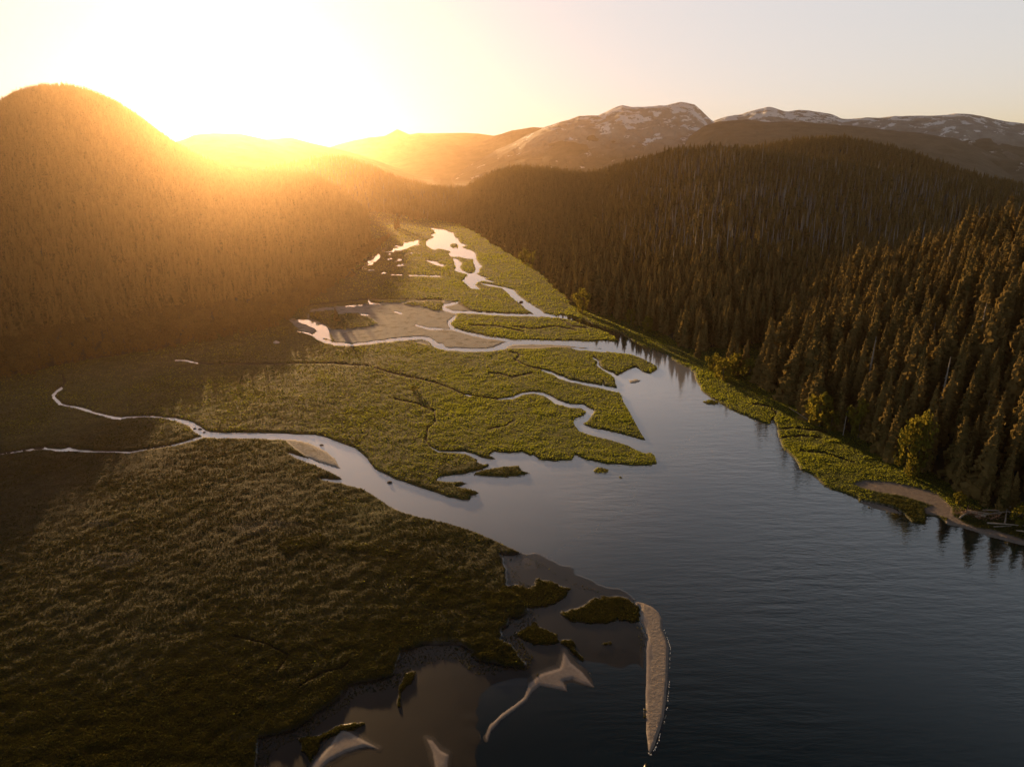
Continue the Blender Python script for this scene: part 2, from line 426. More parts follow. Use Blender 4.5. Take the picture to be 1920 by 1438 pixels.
H_LEFT = Hill([(-1500, 520, 1100), (-700, 330, 1500), (-400, 262, 1900), (-200, 222, 2150), (-80, 205, 2250), (0, 186, 2300), (30, 168, 2300), (80, 156, 2300), (120, 157, 2300), (160, 164, 2320), (210, 184, 2350), (260, 215, 2380), (300, 246, 2400),
               (330, 266, 2400), (360, 284, 2380), (400, 301, 2330), (440, 315, 2260), (480, 320, 2180), (530, 322, 2050), (575, 323, 1920), (600, 332, 1850), (625, 345, 1780), (660, 372, 1680), (700, 402, 1560), (735, 428, 1450), (752, 442, 1400), (758, 452, 1370)],
              EDGE_L, back=1.4, tree=16, rough=0.10, nscale=330, seed=3, shape=0.66)
H_RIGHT = Hill([(800, 392, 2300), (850, 366, 2200), (880, 345, 2100), (930, 318, 2050), (970, 309, 2000), (1010, 310, 1950), (1050, 315, 1900), (1090, 322, 1850), (1130, 317, 1800), (1180, 302, 1700), (1230, 290, 1600), (1265, 279, 1550), (1300, 275, 1500),
                (1340, 272, 1450), (1380, 270, 1420), (1420, 276, 1400), (1500, 290, 1400), (1600, 305, 1400), (1700, 320, 1400), (1800, 335, 1400), (1920, 352, 1400), (2200, 400, 1400), (2600, 470, 1400)],
               [p for p in EDGE_R if p[0] <= 1300] + [(1420, 650), (1600, 610), (2000, 600), (2600, 600)], back=1.5, tree=15, rough=0.10, nscale=240, seed=5, shape=0.62)
H_RIGHT_BACK = Hill([(1340, 300, 1900), (1385, 278, 1900), (1420, 270, 1900), (1470, 263, 1900), (1510, 256, 1900), (1560, 254, 1900), (1600, 257, 1880), (1640, 266, 1860), (1700, 280, 1830), (1750, 297, 1800), (1800, 316, 1800), (1850, 331, 1800), (1920, 345, 1800), (2200, 390, 1800), (2600, 430, 1800)],
                    0.6, back=1.4, tree=15, rough=0.05, nscale=240, seed=6)
H_SPUR = Hill([(1290, 640, 560), (1330, 605, 570), (1400, 570, 590), (1500, 524, 610), (1600, 490, 620), (1700, 458, 620), (1770, 440, 610), (1850, 402, 600), (1920, 378, 590), (2050, 330, 580), (2300, 300, 560), (2700, 300, 540), (3200, 420, 500)],
              [p for p in EDGE_R if p[0] >= 1180], back=1.35, tree=24, rough=0.10, nscale=120, seed=8, shape=0.7)
H_SADDLE = Hill([(640, 335, 2300), (700, 342, 2300), (760, 347, 2250), (800, 349, 2200), (840, 350, 2200), (880, 350, 2200), (920, 347, 2200), (1000, 340, 2300), (1100, 335, 2400)],
                0.79, back=1.25, tree=12, rough=0.05, nscale=200, seed=10, shape=0.8)
H_RIDGE = Hill([(480, 318, 2900), (540, 305, 2900), (580, 297, 2900), (620, 291, 2900), (650, 293, 2900), (700, 311, 2900), (750, 333, 2700), (800, 346, 2500), (840, 353, 2400), (880, 358, 2300)],
               0.60, back=1.3, tree=13, rough=0.06, nscale=260, seed=12, shape=0.7)
H_FAR_A = Hill([(300, 275, 3700), (345, 262, 3700), (365, 253, 3700), (400, 250, 3700), (450, 251, 3700), (500, 262, 3700), (550, 282, 3700), (600, 300, 3700), (700, 330, 3700), (760, 338, 3700)],
               0.72, back=1.25, tree=0, rough=0.05, nscale=400, seed=14, crest=0.03)
H_FAR_B = Hill([(440, 262, 4300), (500, 262, 4300), (545, 258, 4300), (590, 270, 4300), (640, 281, 4300), (690, 295, 4300), (740, 314, 4300), (790, 330, 4300), (830, 335, 4300)],
               0.75, back=1.25, rough=0.05, nscale=500, seed=15, crest=0.03)
MTN = [
    # skyline, foot share, roughness, snow line (0 = none), label
    ([(560, 292, 6800), (640, 270, 6800), (690, 258, 6800), (722, 255, 6800), (738, 247, 6800), (745, 243, 6800), (753, 247, 6800), (768, 254, 6800), (785, 250, 6800), (805, 250, 6800), (860, 249, 6800), (900, 250, 6800), (925, 254, 6800), (960, 247, 6800), (1000, 240, 6800), (1050, 236, 6800), (1100, 240, 6800)], 0.86, 0.14, 0, 16),
    ([(690, 318, 5600), (740, 300, 5600), (800, 278, 5600), (830, 270, 5600), (870, 272, 5600), (910, 264, 5600), (960, 244, 5600), (1000, 239, 5600), (1040, 242, 5600), (1080, 250, 5600)], 0.84, 0.14, 0, 17),
    ([(840, 335, 5000), (880, 310, 5000), (930, 282, 5000), (980, 258, 5000), (1030, 236, 5000), (1060, 226, 5000), (1085, 218, 5000), (1120, 217, 5000), (1150, 204, 5000), (1168, 198, 5000), (1185, 201, 5000), (1215, 200, 5000), (1245, 197, 5000), (1260, 194, 5000), (1285, 191, 5000), (1302, 193, 5000), (1315, 205, 5000), (1336, 226, 5000), (1380, 262, 5000), (1450, 300, 5000)], 0.7, 0.24, 0.42, 18),
    ([(1240, 300, 5200), (1300, 250, 5200), (1340, 226, 5200), (1368, 217, 5200), (1388, 216, 5200), (1410, 209, 5200), (1443, 202, 5200), (1462, 206, 5200), (1476, 210, 5200), (1500, 207, 5200), (1540, 209, 5200), (1565, 214, 5200), (1580, 221, 5200), (1610, 220, 5200), (1650, 222, 5200), (1700, 217, 5200), (1750, 215, 5200), (1795, 213, 5200), (1840, 218, 5200), (1880, 224, 5200), (1920, 230, 5200), (2050, 240, 5200), (2400, 280, 5200)], 0.7, 0.24, 0.42, 19),
    ([(930, 330, 4500), (980, 300, 4500), (1030, 270, 4500), (1060, 256, 4500), (1100, 252, 4500), (1150, 253, 4500), (1190, 260, 4500), (1230, 274, 4500), (1270, 300, 4500), (1330, 330, 4500)], 0.8, 0.12, 0, 20),
    ([(1200, 330, 4300), (1280, 268, 4300), (1300, 250, 4300), (1320, 236, 4300), (1350, 228, 4300), (1400, 225, 4300), (1440, 229, 4300), (1500, 228, 4300), (1560, 234, 4300), (1640, 241, 4300), (1720, 250, 4300), (1790, 260, 4300), (1840, 280, 4300), (1880, 305, 4300), (1920, 330, 4300), (2000, 360, 4300)], 0.75, 0.12, 0, 21),
    ([(1740, 300, 4700), (1800, 250, 4700), (1860, 250, 4700), (1920, 262, 4700), (2000, 270, 4700), (2300, 300, 4700)], 0.8, 0.12, 0, 22),
]
FOREST_HILLS = [H_LEFT, H_RIGHT, H_RIGHT_BACK, H_SPUR, H_SADDLE, H_RIDGE]


def terrain(x, y):
    z = np.full(np.shape(x), -4.0)
    for h in FOREST_HILLS:
        z = np.maximum(z, h.height(x, y))
    return z


# ------------------------------------------------------------------ mesh helpers
def make_mesh(name, V, faces, mat=None, smooth_=False):
    me = bpy.data.meshes.new(name)
    if isinstance(faces, np.ndarray):
        V = np.asarray(V, np.float32)
        me.vertices.add(len(V)); me.vertices.foreach_set('co', V.ravel())
        n, k = faces.shape
        me.loops.add(n * k); me.loops.foreach_set('vertex_index', faces.astype(np.int32).ravel())
        me.polygons.add(n)
        me.polygons.foreach_set('loop_start', np.arange(0, n * k, k, dtype=np.int32))
        me.update(calc_edges=True)
    else:
        me.from_pydata([tuple(map(float, v)) for v in V], [], faces)
        me.update()
    if smooth_:
        me.polygons.foreach_set('use_smooth', np.ones(len(me.polygons), bool))
    if mat:
        me.materials.append(mat)
    return me


def link(name, data, parent=None, loc=None):
    o = bpy.data.objects.new(name, data)
    COL.objects.link(o)
    if parent: o.parent = parent
    if loc is not None: o.location = loc
    return o


def tag(o, label=None, cat=None, group=None, kind=None):
    if label: o['label'] = label
    if cat: o['category'] = cat
    if group: o['group'] = group
    if kind: o['kind'] = kind
    return o


# ------------------------------------------------------------------ materials
def new_mat(name):
    m = bpy.data.materials.new(name); m.use_nodes = True
    m.node_tree.nodes.clear()
    return m, m.node_tree.nodes, m.node_tree.links


def nd(nodes, t, **kw):
    n = nodes.new(t)
    for k, v in kw.items():
        if k in n.inputs.keys() if isinstance(k, str) else False:
            n.inputs[k].default_value = v
        else:
            setattr(n, k, v)
    return n


def ramp(nodes, links, fac, stops, interp='LINEAR'):
    r = nodes.new('ShaderNodeValToRGB')
    r.color_ramp.interpolation = interp
    e = r.color_ramp.elements
    while len(e) < len(stops): e.new(0.5)
    for el, (p, c) in zip(e, stops):
        el.position = p; el.color = tuple(c) + (1,) if len(c) == 3 else c
    links.new(fac, r.inputs['Fac'])
    return r.outputs['Color']


def mixc(nodes, links, fac, a, b, mode='MIX'):
    m = nodes.new('ShaderNodeMix'); m.data_type = 'RGBA'; m.blend_type = mode
    for sock, val in ((m.inputs['Factor'], fac), (m.inputs['A'], a), (m.inputs['B'], b)):
        pass
    def put(i, val):
        s = m.inputs[i]
        if hasattr(val, 'links'): links.new(val, s)
        elif isinstance(val, (tuple, list)): s.default_value = tuple(val) + (1,) if len(val) == 3 else val
        else: s.default_value = val
    put(0, fac); put(6, a); put(7, b)
    return m.outputs[2]


def noise(nodes, links, vec, scale, detail=4, rough=0.55):
    n = nodes.new('ShaderNodeTexNoise')
    n.inputs['Scale'].default_value = scale; n.inputs['Detail'].default_value = detail; n.inputs['Roughness'].default_value = rough
    if vec is not None: links.new(vec, n.inputs['Vector'])
    return n.outputs['Fac']


def foliage_mat(name, dark, light, trans, tfac=0.4, spread=1.35):
    m, n, l = new_mat(name)
    out = n.new('ShaderNodeOutputMaterial')
    oi = n.new('ShaderNodeObjectInfo')
    geo = n.new('ShaderNodeNewGeometry')
    c = ramp(n, l, oi.outputs['Random'], [(0.0, dark), (1.0, light)])
    c2 = mixc(n, l, geo.outputs['Random Per Island'], c, tuple(x * spread for x in light))
    mx = n.new('ShaderNodeMix'); mx.data_type = 'RGBA'
    d = n.new('ShaderNodeBsdfDiffuse'); t = n.new('ShaderNodeBsdfTranslucent')
    l.new(c2, d.inputs['Color'])
    tc = ramp(n, l, oi.outputs['Random'], [(0.0, tuple(x * 0.7 for x in trans)), (1.0, trans)])
    l.new(tc, t.inputs['Color'])
    ms = n.new('ShaderNodeMixShader'); ms.inputs[0].default_value = tfac
    l.new(d.outputs[0], ms.inputs[1]); l.new(t.outputs[0], ms.inputs[2])
    l.new(ms.outputs[0], out.inputs['Surface'])
    return m


def plain_mat(name, c1, c2, scale=1.0, rough=0.9, bump=0.0):
    m, n, l = new_mat(name)
    out = n.new('ShaderNodeOutputMaterial'); p = n.new('ShaderNodeBsdfPrincipled')
    tc = n.new('ShaderNodeTexCoord')
    f = noise(n, l, tc.outputs['Object'], scale)
    l.new(ramp(n, l, f, [(0.3, c1), (0.7, c2)]), p.inputs['Base Color'])
    p.inputs['Roughness'].default_value = rough
    if bump:
        b = n.new('ShaderNodeBump'); b.inputs['Strength'].default_value = bump; b.inputs['Distance'].default_value = 0.1
        l.new(f, b.inputs['Height']); l.new(b.outputs[0], p.inputs['Normal'])
    l.new(p.outputs[0], out.inputs['Surface'])
    return m


M_NEEDLE = foliage_mat('spruce_needles', (0.050, 0.052, 0.020), (0.150, 0.108, 0.042), (0.24, 0.17, 0.05), 0.28)
M_NEEDLE_FAR = foliage_mat('far_spruce_needles', (0.050, 0.052, 0.020), (0.150, 0.108, 0.042), (0.24, 0.17, 0.05), 0.28)
M_LEAF = foliage_mat('alder_leaves', (0.055, 0.048, 0.020), (0.12, 0.088, 0.034), (0.20, 0.14, 0.04), 0.35)
M_LEAF_BRIGHT = foliage_mat('willow_leaves', (0.055, 0.068, 0.014), (0.10, 0.105, 0.020), (0.26, 0.22, 0.03), 0.45)
M_GRASS = foliage_mat('sedge_blades', (0.046, 0.064, 0.012), (0.068, 0.086, 0.017), (0.48, 0.53, 0.05), 0.58, 0.98)
M_SEDGE = foliage_mat('brown_sedge_blades', (0.038, 0.043, 0.015), (0.076, 0.078, 0.028), (0.17, 0.17, 0.04), 0.4, 0.9)
M_SHADE_TUFT = foliage_mat('shade_tufts', (0.018, 0.024, 0.008), (0.045, 0.046, 0.015), (0.09, 0.085, 0.018), 0.3, 1.1)  # darker tufts for the near marsh, foreground shade put into their colour
M_BARK = plain_mat('bark', (0.05, 0.04, 0.03), (0.10, 0.08, 0.06), 2.0)
M_SNAG = plain_mat('dead_wood', (0.17, 0.155, 0.14), (0.30, 0.275, 0.25), 1.5)
M_LOG = plain_mat('driftwood', (0.20, 0.17, 0.14), (0.36, 0.31, 0.26), 1.2)
M_FLOOR = plain_mat('forest_floor', (0.018, 0.018, 0.009), (0.04, 0.032, 0.016), 0.08)
M_STONE = plain_mat('pale_stone', (0.4, 0.38, 0.36), (0.6, 0.58, 0.55), 1.0)


def ground_mat():
    m, n, l = new_mat('tidal_flat')
    out = n.new('ShaderNodeOutputMaterial'); p = n.new('ShaderNodeBsdfPrincipled')
    geo = n.new('ShaderNodeNewGeometry'); pos = geo.outputs['Position']
    at = n.new('ShaderNodeAttribute'); at.attribute_name = 'zone'
    at2 = n.new('ShaderNodeAttribute'); at2.attribute_name = 'tone'
    s1 = n.new('ShaderNodeSeparateColor'); l.new(at.outputs['Color'], s1.inputs[0])
    s2 = n.new('ShaderNodeSeparateColor'); l.new(at2.outputs['Color'], s2.inputs[0])
    nb = noise(n, l, pos, 0.02, 6, 0.6); nm = noise(n, l, pos, 0.13, 6, 0.65); nf = noise(n, l, pos, 0.9, 5, 0.7)
    green = ramp(n, l, nm, [(0.30, (0.036, 0.052, 0.011)), (0.5, (0.058, 0.076, 0.015)), (0.72, (0.095, 0.105, 0.022))])
    brown = ramp(n, l, nm, [(0.30, (0.055, 0.056, 0.021)), (0.55, (0.088, 0.086, 0.034)), (0.75, (0.125, 0.118, 0.052))])
    mth = n.new('ShaderNodeMath'); mth.operation = 'ADD'
    rb = ramp(n, l, nb, [(0.35, (0, 0, 0)), (0.65, (0.5, 0.5, 0.5))])
    l.new(rb, mth.inputs[0]); l.new(s2.outputs[1], mth.inputs[1])
    mth2 = n.new('ShaderNodeMath'); mth2.operation = 'SUBTRACT'; mth2.use_clamp = True
    l.new(mth.outputs[0], mth2.inputs[0]); mth2.inputs[1].default_value = 0.25
    gcol = mixc(n, l, mth2.outputs[0], green, brown)
    gcol = mixc(n, l, s2.outputs[0], gcol, (0.13, 0.135, 0.026))                      # lush
    gcol = mixc(n, l, at2.outputs['Alpha'], gcol, ramp(n, l, nm, [(0.3, (0.014, 0.016, 0.006)), (0.7, (0.038, 0.036, 0.013))]))  # painted foreground shade, darkens the ground colour
    fine = ramp(n, l, nf, [(0.25, (0.45, 0.45, 0.45)), (0.75, (1.5, 1.5, 1.5))])
    gcol = mixc(n, l, 1.0, gcol, fine, 'MULTIPLY')
    grav = ramp(n, l, nf, [(0.3, (0.24, 0.225, 0.21)), (0.55, (0.36, 0.335, 0.31)), (0.75, (0.45, 0.42, 0.39))])
    mossy = ramp(n, l, nm, [(0.50, (0, 0, 0)), (0.68, (0.75, 0.75, 0.75))])
    grav = mixc(n, l, mossy, grav, (0.075, 0.058, 0.030))
    sand = ramp(n, l, nf, [(0.3, (0.19, 0.158, 0.142)), (0.7, (0.27, 0.228, 0.205))])
    mud = ramp(n, l, nm, [(0.3, (0.006, 0.0065, 0.007)), (0.7, (0.014, 0.0135, 0.013))])
    c = mixc(n, l, s1.outputs[2], gcol, mud)
    c = mixc(n, l, s1.outputs[0], c, grav)
    c = mixc(n, l, s1.outputs[1], c, sand)
    c = mixc(n, l, s2.outputs[2], c, (0.022, 0.018, 0.011))                           # bare peat of the banks
    l.new(c, p.inputs['Base Color'])
    rr = mixc(n, l, s1.outputs[2], (0.95, 0.95, 0.95), (0.24, 0.24, 0.24))
    l.new(rr, p.inputs['Roughness'])
    l.new(mixc(n, l, s1.outputs[2], (0.12, 0.12, 0.12), (0.45, 0.45, 0.45)), p.inputs['Specular IOR Level'])
    b = n.new('ShaderNodeBump'); l.new(mixc(n, l, s1.outputs[2], (0.5, 0.5, 0.5), (0.02, 0.02, 0.02)), b.inputs['Strength']); b.inputs['Distance'].default_value = 0.6
    l.new(nf, b.inputs['Height']); l.new(b.outputs[0], p.inputs['Normal'])
    l.new(p.outputs[0], out.inputs['Surface'])
    return m


def water_mat():
    m, n, l = new_mat('river_water')
    out = n.new('ShaderNodeOutputMaterial'); p = n.new('ShaderNodeBsdfPrincipled')
    geo = n.new('ShaderNodeNewGeometry')
    mp = n.new('ShaderNodeMapping'); mp.inputs['Rotation'].default_value = (0, 0, R(-12)); mp.inputs['Scale'].default_value = (0.07, 0.26, 1)
    l.new(geo.outputs['Position'], mp.inputs['Vector'])
    n1 = noise(n, l, mp.outputs[0], 1.0, 4, 0.6)
    mp2 = n.new('ShaderNodeMapping'); mp2.inputs['Rotation'].default_value = (0, 0, R(18)); mp2.inputs['Scale'].default_value = (0.35, 0.9, 1)
    l.new(geo.outputs['Position'], mp2.inputs['Vector'])
    n2 = noise(n, l, mp2.outputs[0], 1.0, 3, 0.6)
    big = noise(n, l, geo.outputs['Position'], 0.012, 3, 0.5)
    st = ramp(n, l, big, [(0.35, (0.10, 0.10, 0.10)), (0.65, (1, 1, 1))])
    add = n.new('ShaderNodeMath'); add.operation = 'MULTIPLY_ADD'; l.new(n2, add.inputs[0]); add.inputs[1].default_value = 0.25; l.new(n1, add.inputs[2])
    b = n.new('ShaderNodeBump'); b.inputs['Distance'].default_value = 0.5
    sp0 = n.new('ShaderNodeSeparateXYZ'); l.new(geo.outputs['Position'], sp0.inputs[0])
    pc = n.new('ShaderNodeMath'); pc.operation = 'SUBTRACT'; l.new(sp0.outputs[1], pc.inputs[0]); l.new(sp0.outputs[0], pc.inputs[1])
    calm = n.new('ShaderNodeMapRange'); calm.interpolation_type = 'SMOOTHSTEP'; l.new(pc.outputs[0], calm.inputs[0])   # sheltered upstream
    calm.inputs[1].default_value = 230; calm.inputs[2].default_value = 380; calm.inputs[3].default_value = 1.0; calm.inputs[4].default_value = 0.03
    st2 = n.new('ShaderNodeMath'); st2.operation = 'MULTIPLY'; l.new(st, st2.inputs[0]); l.new(calm.outputs[0], st2.inputs[1]); st = st2.outputs[0]
    lee = n.new('ShaderNodeMapRange'); lee.interpolation_type = 'SMOOTHSTEP'; l.new(sp0.outputs[0], lee.inputs[0])     # lee of the flats
    lee.inputs[1].default_value = 0; lee.inputs[2].default_value = 60; lee.inputs[3].default_value = 0.15; lee.inputs[4].default_value = 1.0
    st3 = n.new('ShaderNodeMath'); st3.operation = 'MULTIPLY'; l.new(st, st3.inputs[0]); l.new(lee.outputs[0], st3.inputs[1]); st = st3.outputs[0]
    ml = n.new('ShaderNodeMath'); ml.operation = 'MULTIPLY'; l.new(st, ml.inputs[0]); ml.inputs[1].default_value = 0.40
    l.new(ml.outputs[0], b.inputs['Strength'])
    l.new(add.outputs[0], b.inputs['Height'])
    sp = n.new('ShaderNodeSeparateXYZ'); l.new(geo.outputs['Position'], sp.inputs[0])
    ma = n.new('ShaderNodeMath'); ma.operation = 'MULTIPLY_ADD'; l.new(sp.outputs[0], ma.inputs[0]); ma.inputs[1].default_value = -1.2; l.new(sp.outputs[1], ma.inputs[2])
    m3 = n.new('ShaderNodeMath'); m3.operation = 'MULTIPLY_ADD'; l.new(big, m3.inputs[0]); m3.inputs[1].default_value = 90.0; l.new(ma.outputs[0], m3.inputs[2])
    silt_sheen = n.new('ShaderNodeMapRange'); silt_sheen.interpolation_type = 'SMOOTHSTEP'; l.new(m3.outputs[0], silt_sheen.inputs[0])
    silt_sheen.inputs[1].default_value = 170; silt_sheen.inputs[2].default_value = 440
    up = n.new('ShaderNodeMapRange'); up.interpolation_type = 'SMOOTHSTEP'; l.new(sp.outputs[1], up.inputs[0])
    up.inputs[1].default_value = 370; up.inputs[2].default_value = 470; up.inputs[3].default_value = 1; up.inputs[4].default_value = 0  # painted pale tone fades out upstream, where the forest reflects dark
    sm_ = n.new('ShaderNodeMath'); sm_.operation = 'MULTIPLY'; l.new(silt_sheen.outputs[0], sm_.inputs[0]); l.new(up.outputs[0], sm_.inputs[1])
    wc = mixc(n, l, sm_.outputs[0], (0.004, 0.012, 0.016), (0.58, 0.58, 0.62))       # pale silty tone with the sky's reflection painted in, dark in deep water
    l.new(wc, p.inputs['Base Color'])
    p.inputs['Roughness'].default_value = 0.06
    p.inputs['IOR'].default_value = 2.3
    l.new(b.outputs[0], p.inputs['Normal'])
    l.new(p.outputs[0], out.inputs['Surface'])
    return m


def mountain_mat(name, snow, z_hi):
    m, n, l = new_mat(name)
    out = n.new('ShaderNodeOutputMaterial'); p = n.new('ShaderNodeBsdfPrincipled')
    geo = n.new('ShaderNodeNewGeometry'); pos = geo.outputs['Position']
    f1 = noise(n, l, pos, 0.012, 6, 0.65)
    forest = ramp(n, l, f1, [(0.3, (0.10, 0.096, 0.07)), (0.7, (0.17, 0.157, 0.118))])  # lifted above real forest tones, distance haze put into the colour
    c = forest
    if snow:
        rock = ramp(n, l, f1, [(0.3, (0.24, 0.225, 0.21)), (0.7, (0.40, 0.38, 0.36))])
        sp = n.new('ShaderNodeSeparateXYZ'); l.new(pos, sp.inputs[0])
        mr = n.new('ShaderNodeMapRange'); l.new(sp.outputs[2], mr.inputs[0])
        mr.inputs[1].default_value = z_hi * (snow - 0.18); mr.inputs[2].default_value = z_hi * (snow + 0.1)
        c = mixc(n, l, mr.outputs[0], forest, rock)
        mp = n.new('ShaderNodeMapping'); mp.inputs['Scale'].default_value = (0.011, 0.007, 0.020); mp.inputs['Rotation'].default_value = (0, R(20), 0)
        l.new(pos, mp.inputs[0])
        f2 = noise(n, l, mp.outputs[0], 1.0, 8, 0.68)
        mr2 = n.new('ShaderNodeMapRange'); l.new(sp.outputs[2], mr2.inputs[0])
        mr2.inputs[1].default_value = z_hi * snow; mr2.inputs[2].default_value = z_hi * 1.0
        mr2.inputs[3].default_value = -0.10; mr2.inputs[4].default_value = 0.10
        ad = n.new('ShaderNodeMath'); ad.operation = 'ADD'; l.new(f2, ad.inputs[0]); l.new(mr2.outputs[0], ad.inputs[1])
        sm = ramp(n, l, ad.outputs[0], [(0.525, (0, 0, 0)), (0.55, (1, 1, 1))])
        c = mixc(n, l, sm, c, (0.80, 0.80, 0.82))
    l.new(c, p.inputs['Base Color']); p.inputs['Roughness'].default_value = 0.95
    p.inputs['Specular IOR Level'].default_value = 0.1
    b = n.new('ShaderNodeBump'); b.inputs['Strength'].default_value = 0.6; b.inputs['Distance'].default_value = 25
    l.new(f1, b.inputs['Height']); l.new(b.outputs[0], p.inputs['Normal'])
    l.new(p.outputs[0], out.inputs['Surface'])
    return m


M_GROUND = ground_mat()
M_WATER = water_mat()

# ------------------------------------------------------------------ the flat: one dense sheet, cut by water, split by what covers it
def build_flat():
    us = np.concatenate([np.linspace(-1500, -330, 40), np.arange(-300, 2230, 2.4), np.linspace(2242, 3500, 120)])
    vs = np.concatenate([np.arange(396, 560, 1.5), np.arange(560, 760, 1.8), np.arange(760, 1470, 2.4), np.linspace(1475, 2000, 60)])
    U, Vv = np.meshgrid(us, vs)
    P = np.stack([U.ravel(), Vv.ravel()], 1)
    x, y = ground(P[:, 0], P[:, 1])
    depth = y * CP + CAM_H * SP
    mpp = depth / F                                        # metres per pixel across the view
    # wander of the outlines, in world space
    wob = fbm(x, y, 9, 3, 40) * np.clip(1.0 / mpp, 0.6, 3.0) * 0.55
    Pw = P + np.stack([wob, fbm(x, y, 9, 3, 44) * np.clip(1.0 / mpp, 0.6, 2.0) * 0.4], 1)
    w = np.full(len(P), -14.0)
    for s in W_POLY: w = np.maximum(w, field(poly_sd, Pw, s))
    for s in W_LINE: w = np.maximum(w, field(line_sd, Pw, s))
    # scattered small pools on the upper left flat
    pool_area = field(poly_sd, P, [(610, 530), (640, 500), (690, 470), (740, 455), (790, 452), (770, 480), (760, 500), (720, 515), (680, 522)])
    pn = fbm(x / 1.0, y / 2.2, 7, 3, 77)
    w = np.maximum(w, np.where(pool_area > 0, (pn - 0.34) * 14, -14))
    islet = np.full(len(P), -14.0)
    for s in [[(843, 460), (850, 457), (857, 459), (856, 463), (848, 464)]]: islet = np.maximum(islet, field(poly_sd, Pw, s))
    gisle = np.full(len(P), -14.0)
    for s in GRASS_ISLE: gisle = np.maximum(gisle, field(poly_sd, Pw, s))
    reed = np.full(len(P), -14.0)
    for s in REED: reed = np.maximum(reed, field(poly_sd, Pw, s))
    reed = reed + fbm(x, y, 6, 4, 81) * 16 - 2
    sand_each = [field(poly_sd, P + (Pw - P) * 0.5, s) for s in SAND]
    sand = np.maximum.reduce(sand_each)
    grav_each = [field(poly_sd, Pw, s) for s in GRAVEL]
    grav = np.maximum.reduce(grav_each)
    mud = np.full(len(P), -14.0)
    mud = mud - 40
    for s in MUD: mud = np.maximum(mud, field(poly_sd, Pw, s, 54))
    mud = mud + fbm(x, y, 24, 5, 83) * 42
    pale = np.full(len(P), -14.0)
    for s in PALE: pale = np.maximum(pale, field(poly_sd, Pw, s))
    pale = pale + fbm(x, y, 6, 3, 84) * 9
    lush = np.full(len(P), -14.0)
    for s in LUSH: lush = np.maximum(lush, field(poly_sd, Pw, s))
    lush = lush + fbm(x, y, 6, 4, 85) * 14 - 2
    ditch = np.full(len(P), -14.0)
    for s in DITCH: ditch = np.maximum(ditch, field(line_sd, Pw, [(a, b, 2.9) for a, b in s]))
    w = np.where((w < 3) , w + fbm(x, y, 4, 2, 41) * 0.9, w)
    w = np.where(islet > -1, -np.abs(islet) - 1, w)
    # height
    bank = 0.75 + 0.25 * fbm(x, y, 60, 3, 42) + 0.12 * fbm(x, y, 5, 2, 43)
    slope = np.clip(-w / 2.2, -1, 1)
    z = np.where(slope > 0, bank * smooth(slope * 1.0) - 0.02 * (slope < 0.15), slope * 0.9)
    # the mud flat lies just at the waterline
    mudz = 0.07 + 0.05 * smooth((np.maximum.reduce(sand_each[1:4]) + 11 + 4 * fbm(x, y, 6, 3, 54)) / 11) + 0.05 * fbm(x, y, 18, 4, 45) - 0.20 * smooth((150 + 10 * fbm(x, y, 15, 3, 49) - y) / 22) * smooth((x + 16 + 6 * fbm(x, y, 9, 3, 51)) / 14)
    mk = smooth((mud + 4) / 8)
    z = np.where(mk > 0, z * (1 - mk) + np.maximum(mudz, -0.6) * mk, z)
    gk = smooth((grav + 1.5) / 3) * (gisle < 0)
    wet = w > -1.2
    z = np.where((gk > 0) & ~wet, z * (1 - gk) + (0.22 + 0.1 * fbm(x, y, 12, 3, 46)) * gk, z)
    for g in (grav_each[3], grav_each[4], grav_each[5], grav_each[2]):
        z = np.where(g > 0, np.maximum(z, 0.03 + np.clip(g * 0.05, 0, 0.3)), z)
    rk = smooth((reed + 2) / 5)
    z = np.where(rk > 0, np.maximum(z, -0.1 + 0.32 * rk), z)
    z = np.where(gisle > 0, np.maximum(z, np.clip(gisle * 0.3, 0, 0.7)), z)
    sk = np.clip((sand + 1.0) / 9, 0, 1)
    low = np.maximum.reduce(sand_each[1:4])
    z = np.where(sand > -1.0, np.where(low > -1, np.maximum(z, 0.02) + 0.10 * smooth((low + 1) / 7) + 0.02 * fbm(x, y, 3, 3, 53), np.maximum(np.where(sand_each[4] > -1, np.minimum(z, 0.5), -0.1), -0.06 + 0.22 * smooth(sk * 1.2) + 0.03 * fbm(x, y, 3, 3, 53))), z)
    z = z - 0.5 * smooth((ditch + 1.0) / 1.6) * (w < -1)
    # grass hummocks
    gmask = (grav < 0) & (sand < 0) & (mud < 0)
    z = z + np.where(gmask & (z > 0.3), 0.16 * fbm(x, y, 2.5, 2, 47) + 0.18 * np.clip(lush / 8, 0, 1), 0)
    zone = np.zeros((len(P), 4), np.float32); tone = np.zeros((len(P), 4), np.float32)
    zone[:, 0] = smooth((grav + 0.8) / 1.6) * (gisle < 0)
    pk = smooth((pale + 1) / 9) * 0.20
    zone[:, 1] = np.maximum(np.maximum(smooth((sand + 1.6) / 3.2), pk * (sand < 0)), 0.16 * smooth((sand + 12 + 5 * fbm(x, y, 4, 3, 52)) / 12) * (mud > 0))
    zone[:, 2] = np.maximum(smooth((mud + 2) / 4) * (1 - smooth((reed + 1) / 3)), smooth((w + 3.0) / 3) * (gk < 0.5) * 0.25)
    zone[:, 2] *= (gisle < 0)
    zone[:, 3] = 1
    tone[:, 0] = smooth((lush + 1) / 8) * 0.45
    # brown sedge on the higher left flat, green towards the water on the right
    tone[:, 1] = np.clip(0.42 - (x + 0.13 * y) / (120 + 0.12 * y), 0, 0.85)
    tone[:, 2] = (gisle < 0) * np.maximum(smooth((ditch + 1.0) / 1.4) * 0.9, smooth((w + 2.2) / 2.2) * (grav < -1) * (sand < 0) * (w < 0) * 0.8)
